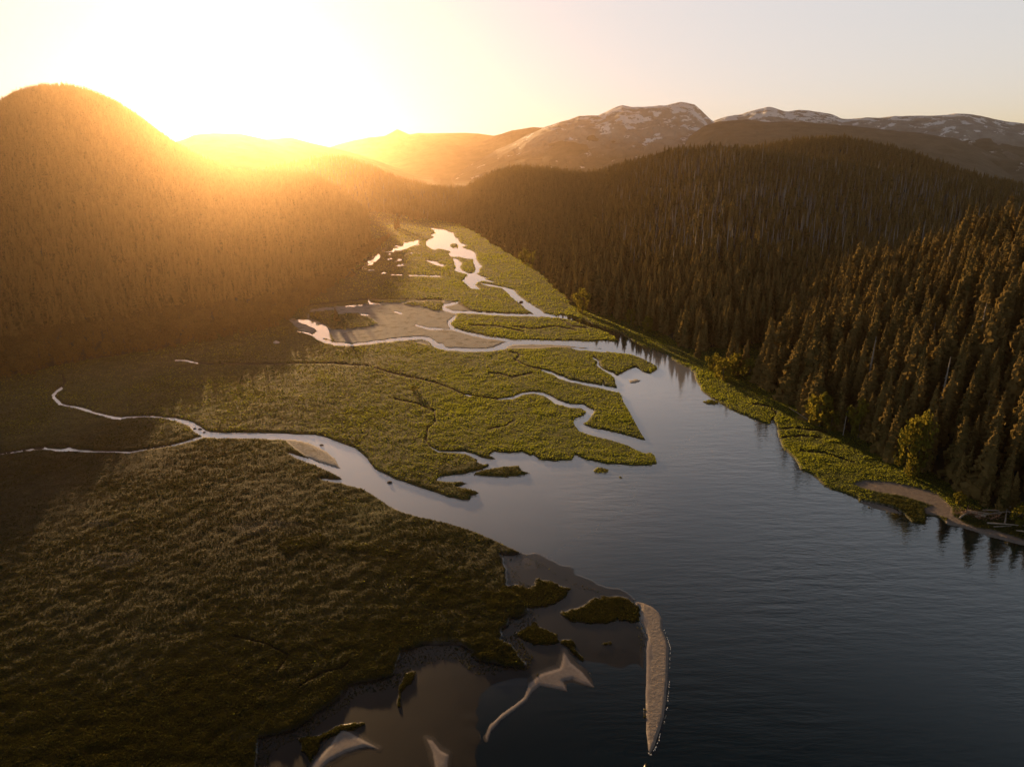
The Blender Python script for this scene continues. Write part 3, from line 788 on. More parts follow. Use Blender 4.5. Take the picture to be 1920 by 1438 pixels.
    tone[:, 3] = smooth((288 - 0.25 * x + 42 * fbm(x, y, 45, 4, 57) - y) / 95) * 0.9        # foreground shade painted over the near marsh as a darker tone
    # the flat runs on a little way under the hills
    nu, nv = len(us), len(vs)
    idx = np.arange(nu * nv).reshape(nv, nu)
    f = np.stack([idx[:-1, :-1], idx[1:, :-1], idx[1:, 1:], idx[:-1, 1:]], -1).reshape(-1, 4)
    keep_deep = z[f].max(1) > -0.7
    # which cover each face carries
    sc_ = np.zeros(len(P), int)                             # 0 marsh
    sc_[(zone[:, 2] > 0.5) & (mud > 0)] = 1
    for i, g in enumerate(grav_each): sc_[(g > 0) & (zone[:, 0] > 0.5)] = 10 + (0 if i in (0, 1, 2, 4) else i)
    for i, g in enumerate(sand_each): sc_[g > 0] = 20 + i
    face_c = sc_[f].max(1)
    V = np.stack([x, y, z], 1)
    names = {0: 'marsh', 1: 'mudflat'}
    objs = {}
    for code in np.unique(face_c):
        m = (face_c == code) & keep_deep
        if not m.any(): continue
        ff = f[m]
        uq, inv = np.unique(ff, return_inverse=True)
        name = names.get(int(code), 'gravel_bar' if code < 20 else 'sandbar')
        me = make_mesh(name, V[uq], inv.reshape(-1, 4), M_GROUND, True)
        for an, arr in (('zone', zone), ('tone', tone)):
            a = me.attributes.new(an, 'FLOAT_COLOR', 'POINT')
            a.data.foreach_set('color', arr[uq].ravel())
        o = link(name, me)
        tag(o, kind='structure')
        objs[int(code)] = o
    return dict(us=us, vs=vs, z=z.reshape(nv, nu), zone=zone.reshape(nv, nu, 4), tone=tone.reshape(nv, nu, 4), reed=reed.reshape(nv, nu), lush=lush.reshape(nv, nu), mud=mud.reshape(nv, nu), w=w.reshape(nv, nu))


flat = build_flat()


def flat_sample(key, x, y):
    u, v, d = project(x, y, 0.0)
    i = np.clip(np.searchsorted(flat['us'], u) - 1, 0, len(flat['us']) - 1)
    j = np.clip(np.searchsorted(flat['vs'], v) - 1, 0, len(flat['vs']) - 1)
    return flat[key][j, i]


def surf_z(x, y):
    return np.maximum(flat_sample('z', x, y), terrain(x, y))


# water: one level sheet
me = make_mesh('water', [(-5800, -900, 0), (6600, -900, 0), (6600, 7900, 0), (-5800, 7900, 0)], [(0, 1, 2, 3)], M_WATER)
tag(link('water', me), kind='structure')


# ------------------------------------------------------------------ hills and mountains
def hill_mesh(name, h, mat, na, nr):
    az = np.linspace(h.lo, h.hi, na)
    r0, r1, z1 = h.params(az)
    t = np.concatenate([np.linspace(-0.01, 1, nr), np.linspace(1, 2, nr // 3)[1:]])
    A = np.repeat(az[None], len(t), 0)
    T = t[:, None]
    RR = np.where(T <= 1, r0 + (r1 - r0) * T, r1 + r1 * (h.back - 1) * (T - 1))
    X, Y = RR * np.sin(A), RR * np.cos(A)
    Z = np.maximum(h.height(X, Y), -0.9)
    V = np.stack([X.ravel(), Y.ravel(), Z.ravel()], 1)
    idx = np.arange(len(t) * na).reshape(len(t), na)
    f = np.stack([idx[:-1, :-1], idx[:-1, 1:], idx[1:, 1:], idx[1:, :-1]], -1).reshape(-1, 4)
    o = link(name, make_mesh(name, V, f, mat, True))
    tag(o, kind='structure')
    return o


for h, n_, a_, r_ in ((H_LEFT, 'hill', 220, 90), (H_RIGHT, 'hill', 200, 90), (H_RIGHT_BACK, 'hill', 120, 40), (H_SPUR, 'hill', 200, 70), (H_SADDLE, 'hill', 80, 30), (H_RIDGE, 'hill', 100, 40)):
    hill_mesh(n_, h, M_FLOOR, a_, r_)
M_FAR = mountain_mat('far_forest', 0, 100)
far_list = [H_FAR_A, H_FAR_B]
for h in far_list:
    hill_mesh('hill', h, M_FAR, 160, 50)
top_z = 0
for pts, foot, rough, snow, seed in MTN:
    h = Hill(pts, foot, back=1.12, rough=rough, nscale=pts[0][2] * 0.05, seed=seed, shape=0.85, crest=0.10, ridged=0.22 if snow else 0.06)
    top_z = max(top_z, float(h.z1v.max()))
    mt = mountain_mat('snowy_rock', snow, float(h.z1v.max())) if snow else M_FAR
    hill_mesh('mountain', h, mt, 340, 80)
top_z = max(top_z, float(H_FAR_A.z1v.max()), 330)
print('TOP', top_z, 'left', H_LEFT.z1v.max(), 'right', H_RIGHT.z1v.max(), 'spur', H_SPUR.z1v.max())

# ------------------------------------------------------------------ air
m, n, l = new_mat('haze')
out = n.new('ShaderNodeOutputMaterial'); pv = n.new('ShaderNodeVolumePrincipled')
pv.inputs['Density'].default_value = HAZE_DENSITY
pv.inputs['Anisotropy'].default_value = HAZE_G
pv.inputs['Color'].default_value = HAZE_COLOR + (1,)
pv.inputs['Density Attribute'].default_value = ''
pv.inputs['Temperature Attribute'].default_value = ''
pv.inputs['Color Attribute'].default_value = ''
l.new(pv.outputs[0], out.inputs['Volume'])
x0, x1, y0, y1, z0, z1 = -6000, 6800, -1100, 8300, -2.0, top_z + 25
me = make_mesh('haze', [(x, y, z) for z in (z0, z1) for x, y in ((x0, y0), (x1, y0), (x1, y1), (x0, y1))],
               [(3, 2, 1, 0), (4, 5, 6, 7), (0, 1, 5, 4), (1, 2, 6, 5), (2, 3, 7, 6), (3, 0, 4, 7)], m)
tag(link('haze', me), kind='stuff')
#TREES#
# ------------------------------------------------------------------ plants: shapes of unit height
class TM:
    def __init__(self): self.V = []; self.F = []
    def add(self, vs, fs):
        b = len(self.V); self.V += [tuple(v) for v in vs]; self.F += [tuple(i + b for i in f) for f in fs]
    def tube(self, pts, radii, k=5):
        b = len(self.V)
        for p, r in zip(pts, radii):
            for i in range(k):
                a = 2 * math.pi * i / k
                self.V.append((p[0] + r * math.cos(a), p[1] + r * math.sin(a), p[2]))
        for j in range(len(pts) - 1):
            for i in range(k):
                a0 = b + j * k + i; a1 = b + j * k + (i + 1) % k
                self.F.append((a0, a1, a1 + k, a0 + k))
        self.F.append(tuple(b + (len(pts) - 1) * k + i for i in range(k)))
    def mesh(self, name, mat): return make_mesh(name, self.V, self.F, mat)


def spruce(rd, whorls, per, detail, width=0.15, bare=0.07, ragged=0.35, lean=0.0):
    tr, cr = TM(), TM()
    off = lambda z: (lean * z * z * 0.5, lean * 0.6 * z * z, z)
    tr.tube([off(0), off(0.3), off(0.7), off(0.99)], [0.016, 0.012, 0.006, 0.001], 5)
    a0 = rd.random() * 6.28
    gap = rd.random() * 6.28
    if detail >= 1 and width > .12:                       # the dense inner twigs
        k_ = 7; prev = None; vs_ = []; fs_ = []
        for j in range(7):
            z = bare + .02 + (0.93 - bare) * j / 6
            rr = width * .50 * (1 - z) ** .8 * (0.55 if j == 0 else 1)
            for i in range(k_):
                q_ = rr * rd.uniform(.75, 1.2); an = 6.283 * i / k_
                vs_.append((off(z)[0] + q_ * math.cos(an), off(z)[1] + q_ * math.sin(an), z + rd.uniform(-.012, .012)))
        for j in range(6):
            for i in range(k_): fs_.append((j * k_ + i, j * k_ + (i + 1) % k_, (j + 1) * k_ + (i + 1) % k_, (j + 1) * k_ + i))
        cr.add(vs_, fs_)
    for w in range(whorls):
        z = bare + (0.985 - bare) * (w + rd.uniform(-0.3, 0.3)) / whorls
        z = min(max(z, bare * 0.8), 0.985)
        prof = min(1.0, (1 - z) ** 0.78 * 1.05 + 0.02) * (0.72 + 0.28 * min(1, (z - bare) / 0.15 + 0.3))
        R0 = width * prof
        n = max(3, per - (1 if z > 0.8 else 0))
        a0 += 2.399
        for b in range(n):
            a = a0 + 2 * math.pi * b / n + rd.uniform(-0.35, 0.35)
            r = R0 * (1 + rd.uniform(-ragged, ragged)) * (0.8 + 0.25 * math.cos(a - gap))
            if rd.random() < 0.06: r *= 0.35
            dr = 0.30 + rd.uniform(-0.12, 0.18) - 0.35 * (z > 0.85)
            ca, sa = math.cos(a), math.sin(a)
            cx, cyy, _ = off(z)
            def P(d, s, dz): return (cx + ca * d - sa * s, cyy + sa * d + ca * s, z + dz)
            wd = r * rd.uniform(0.28, 0.42)
            if detail >= 2:
                root = P(0, 0, 0.012); mC = P(r * .5, 0, -r * dr * .25 + .004); mL = P(r * .42, wd, -r * dr * .6); mR = P(r * .45, -wd, -r * dr * .6)
                tC = P(r, rd.uniform(-.1, .1) * r, -r * dr); tL = P(r * .80, wd * .95, -r * dr * 1.15); tR = P(r * .78, -wd * 1.0, -r * dr * 1.15)
                hang = P(r * .55, 0, -r * dr - r * .30)
                kL = P(r * .70, wd * 1.0, -r * dr * 1.15 - r * rd.uniform(.30, .55)); kR = P(r * .66, -wd * 1.05, -r * dr * 1.15 - r * rd.uniform(.30, .55)); kC = P(r * .84, 0, -r * dr - r * rd.uniform(.35, .6))
                cr.add([root, mC, mL, mR, tC, tL, tR, hang, kL, kR, kC], [(0, 2, 1), (0, 1, 3), (1, 2, 5), (1, 6, 3), (1, 5, 4), (1, 4, 6), (0, 7, 1), (5, 8, 10), (5, 10, 4), (4, 10, 9), (4, 9, 6)])
            elif detail == 1:
                root = P(0, 0, 0.015); mL = P(r * .55, wd * 1.3, -r * dr * .7); mR = P(r * .55, -wd * 1.3, -r * dr * .7); t = P(r, 0, -r * dr); c = P(r * .5, 0, 0)
                kL = P(r * .6, wd * 1.3, -r * dr - r * .55); kR = P(r * .6, -wd * 1.3, -r * dr - r * .55); kC = P(r * .9, 0, -r * dr - r * .5)
                cr.add([root, mL, mR, t, c, kL, kR, kC], [(0, 1, 4), (0, 4, 2), (4, 1, 3), (4, 3, 2), (1, 5, 7), (1, 7, 3), (3, 7, 6), (3, 6, 2)])
            else:
                cr.add([P(0, 0, 0.05), P(r, r * .75, -r * .5), P(r, -r * .75, -r * .5)], [(0, 1, 2)])
    return tr, cr


def snag(rd, branches=10, k=5, thick=0.010):
    t, br = TM(), TM()
    lx, ly = rd.uniform(-.03, .03), rd.uniform(-.03, .03)
    off = lambda z: (lx * z, ly * z, z)
    t.tube([off(0), off(.5), off(.85), off(1.0)], [thick * 1.3, thick, thick * .6, thick * .2], k)
    for i in range(branches):
        z = rd.uniform(.25, .95); a = rd.uniform(0, 6.28); L = rd.uniform(.02, .09) * (1.2 - z)
        x, y, _ = off(z); ca, sa = math.cos(a), math.sin(a); q = .004
        br.add([(x - sa * q, y + ca * q, z), (x + sa * q, y - ca * q, z), (x, y, z + .012), (x + ca * L, y + sa * L, z - L * rd.uniform(-.2, .5))], [(0, 1, 3), (1, 2, 3), (2, 0, 3)])
    return t, br


def broadleaf(rd, lobes=8, leaves=45, wide=0.36, size=0.055, low=0.12):
    t, cr = TM(), TM()
    t.tube([(0, 0, 0), (.01, .0, .25), (.0, .02, .5), (.02, .0, .7)], [.03, .024, .016, .006], 6)
    L = []
    for i in range(lobes):
        a = i * 2.399 + rd.random(); z = low + (0.86 - low) * ((i + .6) / lobes) ** .8
        env = math.sin(math.pi * min(1, max(0.08, (z - low * .3) / 1.02))) ** .6
        rr = wide * env * rd.uniform(.35, .75) * (0.55 if i > lobes * .75 else 1)
        c = (rr * math.cos(a), rr * math.sin(a), z); s = rd.uniform(.13, .21) * (0.8 + env * .3)
        L.append((c, s))
        if i % 2 == 0:
            t.tube([(0, 0, max(.1, z * .55)), (c[0] * .6, c[1] * .6, z * .85), c], [.012, .008, .003], 4)
    for c, s in L:
        for j in range(leaves):
            d = Vector((rd.gauss(0, 1), rd.gauss(0, 1), rd.gauss(0, 1))).normalized()
            p = Vector(c) + d * s * rd.uniform(.55, 1.08)
            if p.z < .02: p.z = .03
            nrm = (d + Vector((rd.gauss(0, .5), rd.gauss(0, .5), rd.gauss(0, .5) + .25))).normalized()
            e1 = nrm.orthogonal().normalized(); e2 = nrm.cross(e1)
            q = rd.uniform(.6, 1.3) * size; an = rd.uniform(0, 6.28)
            u1 = (e1 * math.cos(an) + e2 * math.sin(an)) * q; u2 = (e2 * math.cos(an) - e1 * math.sin(an)) * q * .7
            cr.add([p - u1, p + u2 * 1.0 - u1 * .1, p + u1, p - u2], [(0, 1, 2), (0, 2, 3)])
    return t, cr


def join(name, parts):
    """one mesh with several materials from [(TM, mat)]"""
    V, Fs, mi = [], [], []
    for i, (t, m_) in enumerate(parts):
        b = len(V); V += t.V; Fs += [tuple(k + b for k in f) for f in t.F]; mi += [i] * len(t.F)
    me = make_mesh(name, V, Fs)
    for _, m_ in parts: me.materials.append(m_)
    me.polygons.foreach_set('material_index', np.array(mi, np.int32))
    return me


rd = random.Random(5)
near_spruce = [spruce(rd, 26, 6, 2, w, b, g, ln) for w, b, g, ln in ((.19, .08, .35, .02), (.165, .10, .40, -.03), (.21, .06, .32, .0), (.15, .12, .45, .04), (.18, .16, .5, -.02), (.225, .07, .38, .02))]
mid_spruce = [spruce(rd, 13, 5, 1, w, b, g, 0) for w, b, g in ((.21, .08, .35), (.19, .1, .4), (.17, .1, .4), (.24, .06, .35))]
far_spruce = [spruce(rd, 7, 5, 0, w, .05, .3, 0) for w in (.18, .21, .16)]
snags = [snag(rd, b, 5, .013) for b in (22, 16, 30, 12)]
M_GREY = foliage_mat('dead_twigs', (0.075, 0.066, 0.056), (0.15, 0.13, 0.11), (0.10, 0.08, 0.06), 0.2)
half_dead = [spruce(rd, 11, 4, 1, w, .2, .5, 0) for w in (.075, .10, .06)]
alders = [broadleaf(rd, n, 58, w, .042) for n, w in ((12, .50), (10, .42), (13, .55), (11, .38))]
bushes = [broadleaf(rd, n, 60, w, .06, .05) for n, w in ((9, .62), (8, .5), (11, .75))]
far_alder = [broadleaf(rd, 6, 12, w, .12) for w in (.40, .48)]

poplars = [broadleaf(rd, n, 62, w, .04) for n, w in ((14, .40), (12, .34))]
MESH = {}
for nm, lst, mt, mb in (('spruce', near_spruce, M_NEEDLE, M_BARK), ('dead', snags, M_SNAG, M_SNAG), ('alder', alders, M_LEAF, M_BARK), ('bush', bushes, M_LEAF_BRIGHT, M_BARK), ('poplar', poplars, M_LEAF_BRIGHT, M_BARK)):
    MESH[nm] = [(t.mesh('trunk', mb), c.mesh('branches' if nm == 'dead' else 'crown', mt)) for t, c in lst]


# ------------------------------------------------------------------ scatter as one countless object
def proto_collection(name, meshes):
    c = bpy.data.collections.new(name)
    for i, me_ in enumerate(meshes):
        c.objects.link(bpy.data.objects.new('%s_%02d' % (name, i), me_))
    return c


def scatter(name, xyz, rot, scl, var, coll, label=None):
    n_ = len(xyz)
    me_ = bpy.data.meshes.new(name)
    me_.vertices.add(n_); me_.vertices.foreach_set('co', np.asarray(xyz, np.float32).ravel())
    for an, arr, ty in (('turn', rot, 'FLOAT'), ('grow', scl, 'FLOAT'), ('kind_of', var, 'INT')):
        a = me_.attributes.new(an, ty, 'POINT')
        a.data.foreach_set('value', np.asarray(arr, np.int32 if ty == 'INT' else np.float32))
    o = link(name, me_)
    ng = bpy.data.node_groups.new(name, 'GeometryNodeTree')
    ng.interface.new_socket('Geometry', in_out='INPUT', socket_type='NodeSocketGeometry')
    ng.interface.new_socket('Geometry', in_out='OUTPUT', socket_type='NodeSocketGeometry')
    N, Lk = ng.nodes, ng.links
    gi, go = N.new('NodeGroupInput'), N.new('NodeGroupOutput')
    ci = N.new('GeometryNodeCollectionInfo'); ci.inputs['Collection'].default_value = coll
    ci.inputs['Separate Children'].default_value = True; ci.inputs['Reset Children'].default_value = True
    ip = N.new('GeometryNodeInstanceOnPoints'); ip.inputs['Pick Instance'].default_value = True
    def attr(nm_, ty):
        a = N.new('GeometryNodeInputNamedAttribute'); a.data_type = ty; a.inputs['Name'].default_value = nm_
        return a.outputs[0]
    cb = N.new('ShaderNodeCombineXYZ'); Lk.new(attr('turn', 'FLOAT'), cb.inputs[2])
    er = N.new('FunctionNodeEulerToRotation'); Lk.new(cb.outputs[0], er.inputs[0])
    Lk.new(gi.outputs[0], ip.inputs['Points']); Lk.new(ci.outputs[0], ip.inputs['Instance'])
    Lk.new(attr('kind_of', 'INT'), ip.inputs['Instance Index']); Lk.new(er.outputs[0], ip.inputs['Rotation'])
    Lk.new(attr('grow', 'FLOAT'), ip.inputs['Scale'])
    Lk.new(ip.outputs[0], go.inputs[0])
    mo = o.modifiers.new('scatter', 'NODES'); mo.node_group = ng
    tag(o, label=label, kind='stuff')
    return o


def hill_points(h, spacing, tmax=1.1, tmin=0.0, margin=0.06, seed=0):
    g = np.random.default_rng(seed)
    az = np.linspace(max(h.lo, -0.95), min(h.hi, 1.0), 60)
    r0, r1, z1 = h.params(az)
    xs = np.concatenate([r0 * np.sin(az), r1 * tmax * np.sin(az)]); ys = np.concatenate([r0 * np.cos(az), r1 * tmax * np.cos(az)])
    gx = np.arange(xs.min(), xs.max(), spacing); gy = np.arange(ys.min(), ys.max(), spacing)
    X, Y = np.meshgrid(gx, gy)
    X = X.ravel() + g.uniform(-.5, .5, X.size) * spacing; Y = Y.ravel() + g.uniform(-.5, .5, Y.size) * spacing
    a = np.arctan2(X, Y); r = np.hypot(X, Y)
    r0, r1, z1 = h.params(a)
    t = (r - r0) / (r1 - r0)
    m = (a > max(h.lo, -0.92)) & (a < min(h.hi, 0.98)) & (r < r1 * tmax) & (t > tmin)
    X, Y, t, a, r, r0 = X[m], Y[m], t[m], a[m], r[m], r0[m]
    z = h.height(X, Y)
    oth = np.full(len(X), -5.0)
    for o_ in FOREST_HILLS:
        if o_ is not h: oth = np.maximum(oth, o_.height(X, Y))
    m = (z > oth - 0.3) & (z > -0.5)
    return X[m], Y[m], z[m], t[m], r[m] - r0[m]


pts = []          # x, y, z, height, kind (0 spruce, 1 dead, 2 alder)
def put(X, Y, Z, H, K, D=None): pts.append(np.stack([X, Y, Z, H, K, Z * 0 if D is None else D], 1))
X, Y, Z, T, D = hill_points(H_SPUR, 7.4, 1.12, seed=1)
g = np.random.default_rng(21)
n_ = len(X); keep = g.random(n_) < 0.9
Hh = (25 + 9 * fbm(X, Y, 40, 2, 90) + g.normal(0, 6.5, n_)).clip(9, 42) * np.clip(0.75 + D / 60, 0.75, 1)
K = np.where(g.random(n_) < 0.02, 1, 0)
put(X[keep], Y[keep], Z[keep], Hh[keep], K[keep])
X, Y, Z, T, D = hill_points(H_RIGHT, 7.2, 1.06, seed=2)
n_ = len(X)
a = np.arctan2(X, Y)
sn = 0.42 * smooth((a - 0.10) / 0.15) * smooth((D - 120) / 200) * (1 - 0.75 * smooth((T - 0.8) / 0.2)) * (1 + 0.9 * fbm(X, Y, 120, 3, 91))
K = np.where(g.random(n_) < sn, 1, 0)
Hh = (24 - 9 * smooth((D - 60) / 350) + 4 * fbm(X, Y, 60, 2, 92) + g.normal(0, 4.6, n_)).clip(6, 38)
Hh = np.where(K == 1, Hh * 1.12, Hh)
put(X, Y, Z, Hh, K)
X, Y, Z, T, D = hill_points(H_LEFT, 6.4, 1.03, seed=3)
n_ = len(X)
K = np.where(D < 85 + 40 * fbm(X, Y, 80, 3, 93), 2, 0)
Hh = np.where(K == 2, 9 + 3 * fbm(X, Y, 30, 2, 94) + g.normal(0, 1.6, n_), 17 + 4 * fbm(X, Y, 60, 2, 95) + g.normal(0, 3, n_)).clip(4, 28)
put(X, Y, Z, Hh, K, D)
for h, s_, hm, sd in ((H_RIGHT_BACK, 8.5, 17, 4), (H_SADDLE, 9.5, 15, 5), (H_RIDGE, 9.5, 16, 6)):
    X, Y, Z, T, D = hill_points(h, s_, 1.06, seed=sd)
    n_ = len(X)
    put(X, Y, Z, (hm + g.normal(0, 3.5, n_)).clip(7, 30), np.where(g.random(n_) < 0.06, 1, 0))
PT = np.concatenate(pts)
PT = PT[PT[:, 2] < 400]
u_, v_, d_ = project(PT[:, 0], PT[:, 1], PT[:, 2] + PT[:, 3])
ub, vb, db = project(PT[:, 0], PT[:, 1], PT[:, 2])
vis = (u_ > -420) & (u_ < np.where(db < 700, 3000, 2350)) & (db > 20)
PT, u_, v_, ub, vb, db = PT[vis], u_[vis], v_[vis], ub[vis], vb[vis], db[vis]
PD = PT[:, 5]; PT = PT[:, :5]
px = F * PT[:, 3] / db
print('TREES', len(PT))
inside = (u_ > 8) & (u_ < 1912) & (v_ > 5) & (v_ < 1430)
single = np.zeros(len(PT), bool)
SINGLES = {}
for kind, limit in ((0, 300), (1, 110), (2, 170)):
    c = np.where(inside & (PT[:, 4] == kind))[0]
    c = c[np.argsort(-px[c])][:limit]
    single[c] = True; SINGLES[kind] = c

rot_all = g.uniform(0, 6.28, len(PT))
def place(root_name, meshset, x, y, z, h, rz, width=1.0):
    r = bpy.data.objects.new(root_name, None); r.empty_display_size = 1
    COL.objects.link(r)
    r.location = (x, y, z); r.rotation_euler = (0, 0, rz); r.scale = (h * width, h * width, h)
    tm_, cm_ = meshset
    for me_ in (tm_, cm_):
        o = bpy.data.objects.new(me_.name.split('.')[0], me_); COL.objects.link(o); o.parent = r
    return r


ORD = ['first', 'second', 'third', 'fourth', 'fifth', 'sixth', 'seventh', 'eighth', 'ninth', 'tenth', 'eleventh', 'twelfth', 'thirteenth', 'fourteenth', 'fifteenth', 'sixteenth', 'seventeenth', 'eighteenth', 'nineteenth', 'twentieth'] + ['twenty-' + q_ for q_ in ('first', 'second', 'third', 'fourth', 'fifth', 'sixth', 'seventh', 'eighth', 'ninth')]
LAND_R = [(1905, 'above the driftwood'), (1830, 'above the root tangle'), (1760, 'behind the narrow beach'), (1690, 'behind the tall golden poplar'), (1620, 'behind the grassy tufts'), (1550, 'by the round golden bush'),
          (1480, 'past the round golden bush'), (1420, 'between the golden bushes'), (1365, 'behind the golden thicket'), (1310, 'before the golden thicket'), (1240, 'over the river bend'), (1160, 'over the dark channel'), (1080, 'at the meadow corner'), (1000, 'along the upper meadow')]
LAND_L = [(20, 'at the far left edge'), (80, 'left of the creek mouth'), (140, 'at the creek mouth'), (210, 'right of the creek mouth'), (280, 'above the brown sedge'), (350, 'above the little side pool'), (420, 'between side pool and gravel'), (500, 'short of the gravel pool'), (560, 'beside the gravel pool'), (640, 'behind the gravel bar')]
LAND_D = [(1880, 'near the frame edge'), (1780, 'above the root tangle'), (1690, 'over the narrow beach'), (1600, 'over the grassy tufts'), (1510, 'over the golden bush'), (1420, 'under the snow ridge'), (1340, 'above the golden thicket'), (1260, 'under the snowy peak'), (1180, 'over the dark channel'), (1090, 'above the meadow corner')]
def unique_labels(items):
    """items: (object, u, head, tail); numbers the look-alikes of one spot from the left"""
    cells = {}
    for o_, u__, head, tail in items: cells.setdefault((head, tail), []).append((u__, o_))
    for (head, tail), lst in cells.items():
        lst.sort(key=lambda q_: q_[0])
        for k_, (u__, o_) in enumerate(lst):
            o_['label'] = '%s %s' % (head, tail) + ('' if len(lst) == 1 else ', %s from left' % ORD[min(k_, 28)])
near_of = lambda L, u__: min(L, key=lambda q_: abs(q_[0] - u__))[1]
items = []
for i in SINGLES[0]:
    x, y, z, h, _ = PT[i]
    r = place('spruce_tree', MESH['spruce'][int(rot_all[i] * 1000) % 6], x, y, z - 0.3, h, rot_all[i], 0.9 + 0.3 * ((rot_all[i] * 37) % 1))
    tag(r, cat='spruce tree', group='spruce trees on the right slope')
    size = 'tall' if h > 31 else ('middling' if h > 25 else ('short' if h < 19 else 'slender'))
    zone_ = 'at the slope foot' if z < 5 else ('low on the slope' if z < 18 else ('midway up the spur' if z < 38 else 'high on the spur'))
    items.append((r, ub[i], '%s spruce %s' % (size, zone_), near_of(LAND_R, ub[i])))
unique_labels(items); items = []
for i in SINGLES[1]:
    x, y, z, h, _ = PT[i]
    r = place('dead_tree', MESH['dead'][int(rot_all[i] * 1000) % 4], x, y, z - 0.3, h, rot_all[i], 1.0)
    tag(r, cat='dead tree', group='bare dead trunks on the right hills')
    size = 'tall' if h > 27 else ('short' if h < 19 else 'thin')
    where = 'on the near spur' if db[i] < 620 else ('low on the broad hill' if z < 50 else 'on the upper hill face')
    items.append((r, ub[i], '%s grey snag %s' % (size, where), near_of(LAND_D, ub[i])))
unique_labels(items); items = []
for i in SINGLES[2]:
    x, y, z, h, _ = PT[i]
    r = place('alder_tree', MESH['alder'][int(rot_all[i] * 1000) % 4], x, y, z - 0.3, h, rot_all[i], 1.0)
    tag(r, cat='alder tree', group='alders along the foot of the left hill')
    size = 'large' if h > 11 else ('low' if h < 8 else ('rounded' if h < 9.5 else 'bushy'))
    rank = 'in the front row' if PD[i] < 14 else ('in the second row' if PD[i] < 30 else 'further back')
    items.append((r, ub[i], '%s brownish alder %s' % (size, rank), near_of(LAND_L, ub[i])))
unique_labels(items)

rest = ~single
C_NEAR = proto_collection('spruce_near', [join('spruce', [(t, M_BARK), (c, M_NEEDLE)]) for t, c in near_spruce])
C_MID = proto_collection('spruce_mid', [join('spruce', [(t, M_BARK), (c, M_NEEDLE)]) for t, c in mid_spruce])
C_FAR = proto_collection('spruce_far', [join('spruce', [(c, M_NEEDLE_FAR)]) for t, c in far_spruce])
C_DEAD = proto_collection('dead', [join('dead', [(t, M_SNAG), (b, M_SNAG)]) for t, b in snags] + [join('dead', [(t, M_SNAG), (c, M_GREY)]) for t, c in half_dead])
C_ALD = proto_collection('alder', [join('alder', [(t, M_BARK), (c, M_LEAF)]) for t, c in alders])
C_ALDF = proto_collection('alder_far', [join('alder', [(c, M_LEAF)]) for t, c in far_alder])
left = u_ < 800
for nm, msk, coll, nv_ in (
        ('spruce_forest', rest & (PT[:, 4] == 0) & (db < 800), C_NEAR, 6),
        ('spruce_forest', rest & (PT[:, 4] == 0) & (db >= 800) & (db < 1700), C_MID, 4),
        ('spruce_forest', rest & (PT[:, 4] == 0) & (db >= 1700), C_FAR, 3),
        ('dead_forest', rest & (PT[:, 4] == 1), C_DEAD, 7),
        ('alder_thicket', rest & (PT[:, 4] == 2) & (db < 700), C_ALD, 4),
        ('alder_thicket', rest & (PT[:, 4] == 2) & (db >= 700), C_ALDF, 2)):
    q = np.where(msk)[0]
    if not len(q): continue
    P3 = PT[q, :3].copy(); P3[:, 2] -= 0.3
    scatter(nm, P3, rot_all[q], PT[q, 3], g.integers(0, nv_, len(q)), coll)

# ------------------------------------------------------------------ sedge and low growth on the marsh
tufts = []
for kx in range(4):
    t = TM()
    for b in range(9):
        a = rd.uniform(0, 6.28); r_ = rd.uniform(0.05, .42); hgt = rd.uniform(.26, .58); ln = rd.uniform(.05, .30); wd = rd.uniform(.10, .2)
        bx, by = r_ * math.cos(a), r_ * math.sin(a); c2 = rd.uniform(0, 6.28)
        t.add([(bx - wd * math.sin(c2), by + wd * math.cos(c2), -.1), (bx + wd * math.sin(c2), by - wd * math.cos(c2), -.1), (bx + ln * math.cos(a), by + ln * math.sin(a), hgt)], [(0, 1, 2)])
    tufts.append(t)
C_TUFT = proto_collection('tuft', [join('tuft', [(t, M_GRASS)]) for t in tufts] + [join('tuft', [(t, M_SEDGE)]) for t in tufts] + [join('tuft', [(t, M_SHADE_TUFT)]) for t in tufts])
NS = 2250000
uu = g.uniform(-260, 2300, NS); vv = g.uniform(398, 1500, NS)
x, y = ground(uu, vv)
d = y * CP + CAM_H * SP
zz = flat_sample('z', x, y); zo = flat_sample('zone', x, y); to = flat_sample('tone', x, y); rdv = flat_sample('reed', x, y); lu = flat_sample('lush', x, y)
dens = 1.25 * np.clip(0.72 + 0.55 * fbm(x, y, 18, 3, 61) + 0.6 * (lu > 0) + 0.8 * (rdv > 0), 0.08, 1) * np.clip(0.40 + d / 1400, 0.4, 0.8)
ok = (zz > 0.05) & (zo[:, 0] < 0.4) & (zo[:, 1] < 0.25) & ((zo[:, 2] < 0.5) | (rdv > -1) | ((flat_sample('mud', x, y) < 26) & (g.random(NS) < 0.22) & (flat_sample('w', x, y) < -2))) & (to[:, 2] < 0.5) & (terrain(x, y) < 1.5) & (g.random(NS) < dens)
x, y, zz, d, lu, rdv, br, shd = x[ok], y[ok], zz[ok], d[ok], lu[ok], rdv[ok], to[ok, 1], to[ok, 3]
siz = (0.24 + 0.34 * g.random(len(x)) ** 2 + 0.10 * (lu > 0) + 0.22 * (rdv > 0) + 0.18 * fbm(x, y, 25, 3, 63)) * np.clip(d / 310, 0.85, 4.6)
brown = ((g.random(len(x)) < br * 1.1 - 0.15 + 0.35 * fbm(x, y, 30, 3, 62) + 0.25 * (y < 260)) & (lu < 0)) | ((rdv > -2) & (g.random(len(x)) < 0.75))
print('TUFTS', len(x))
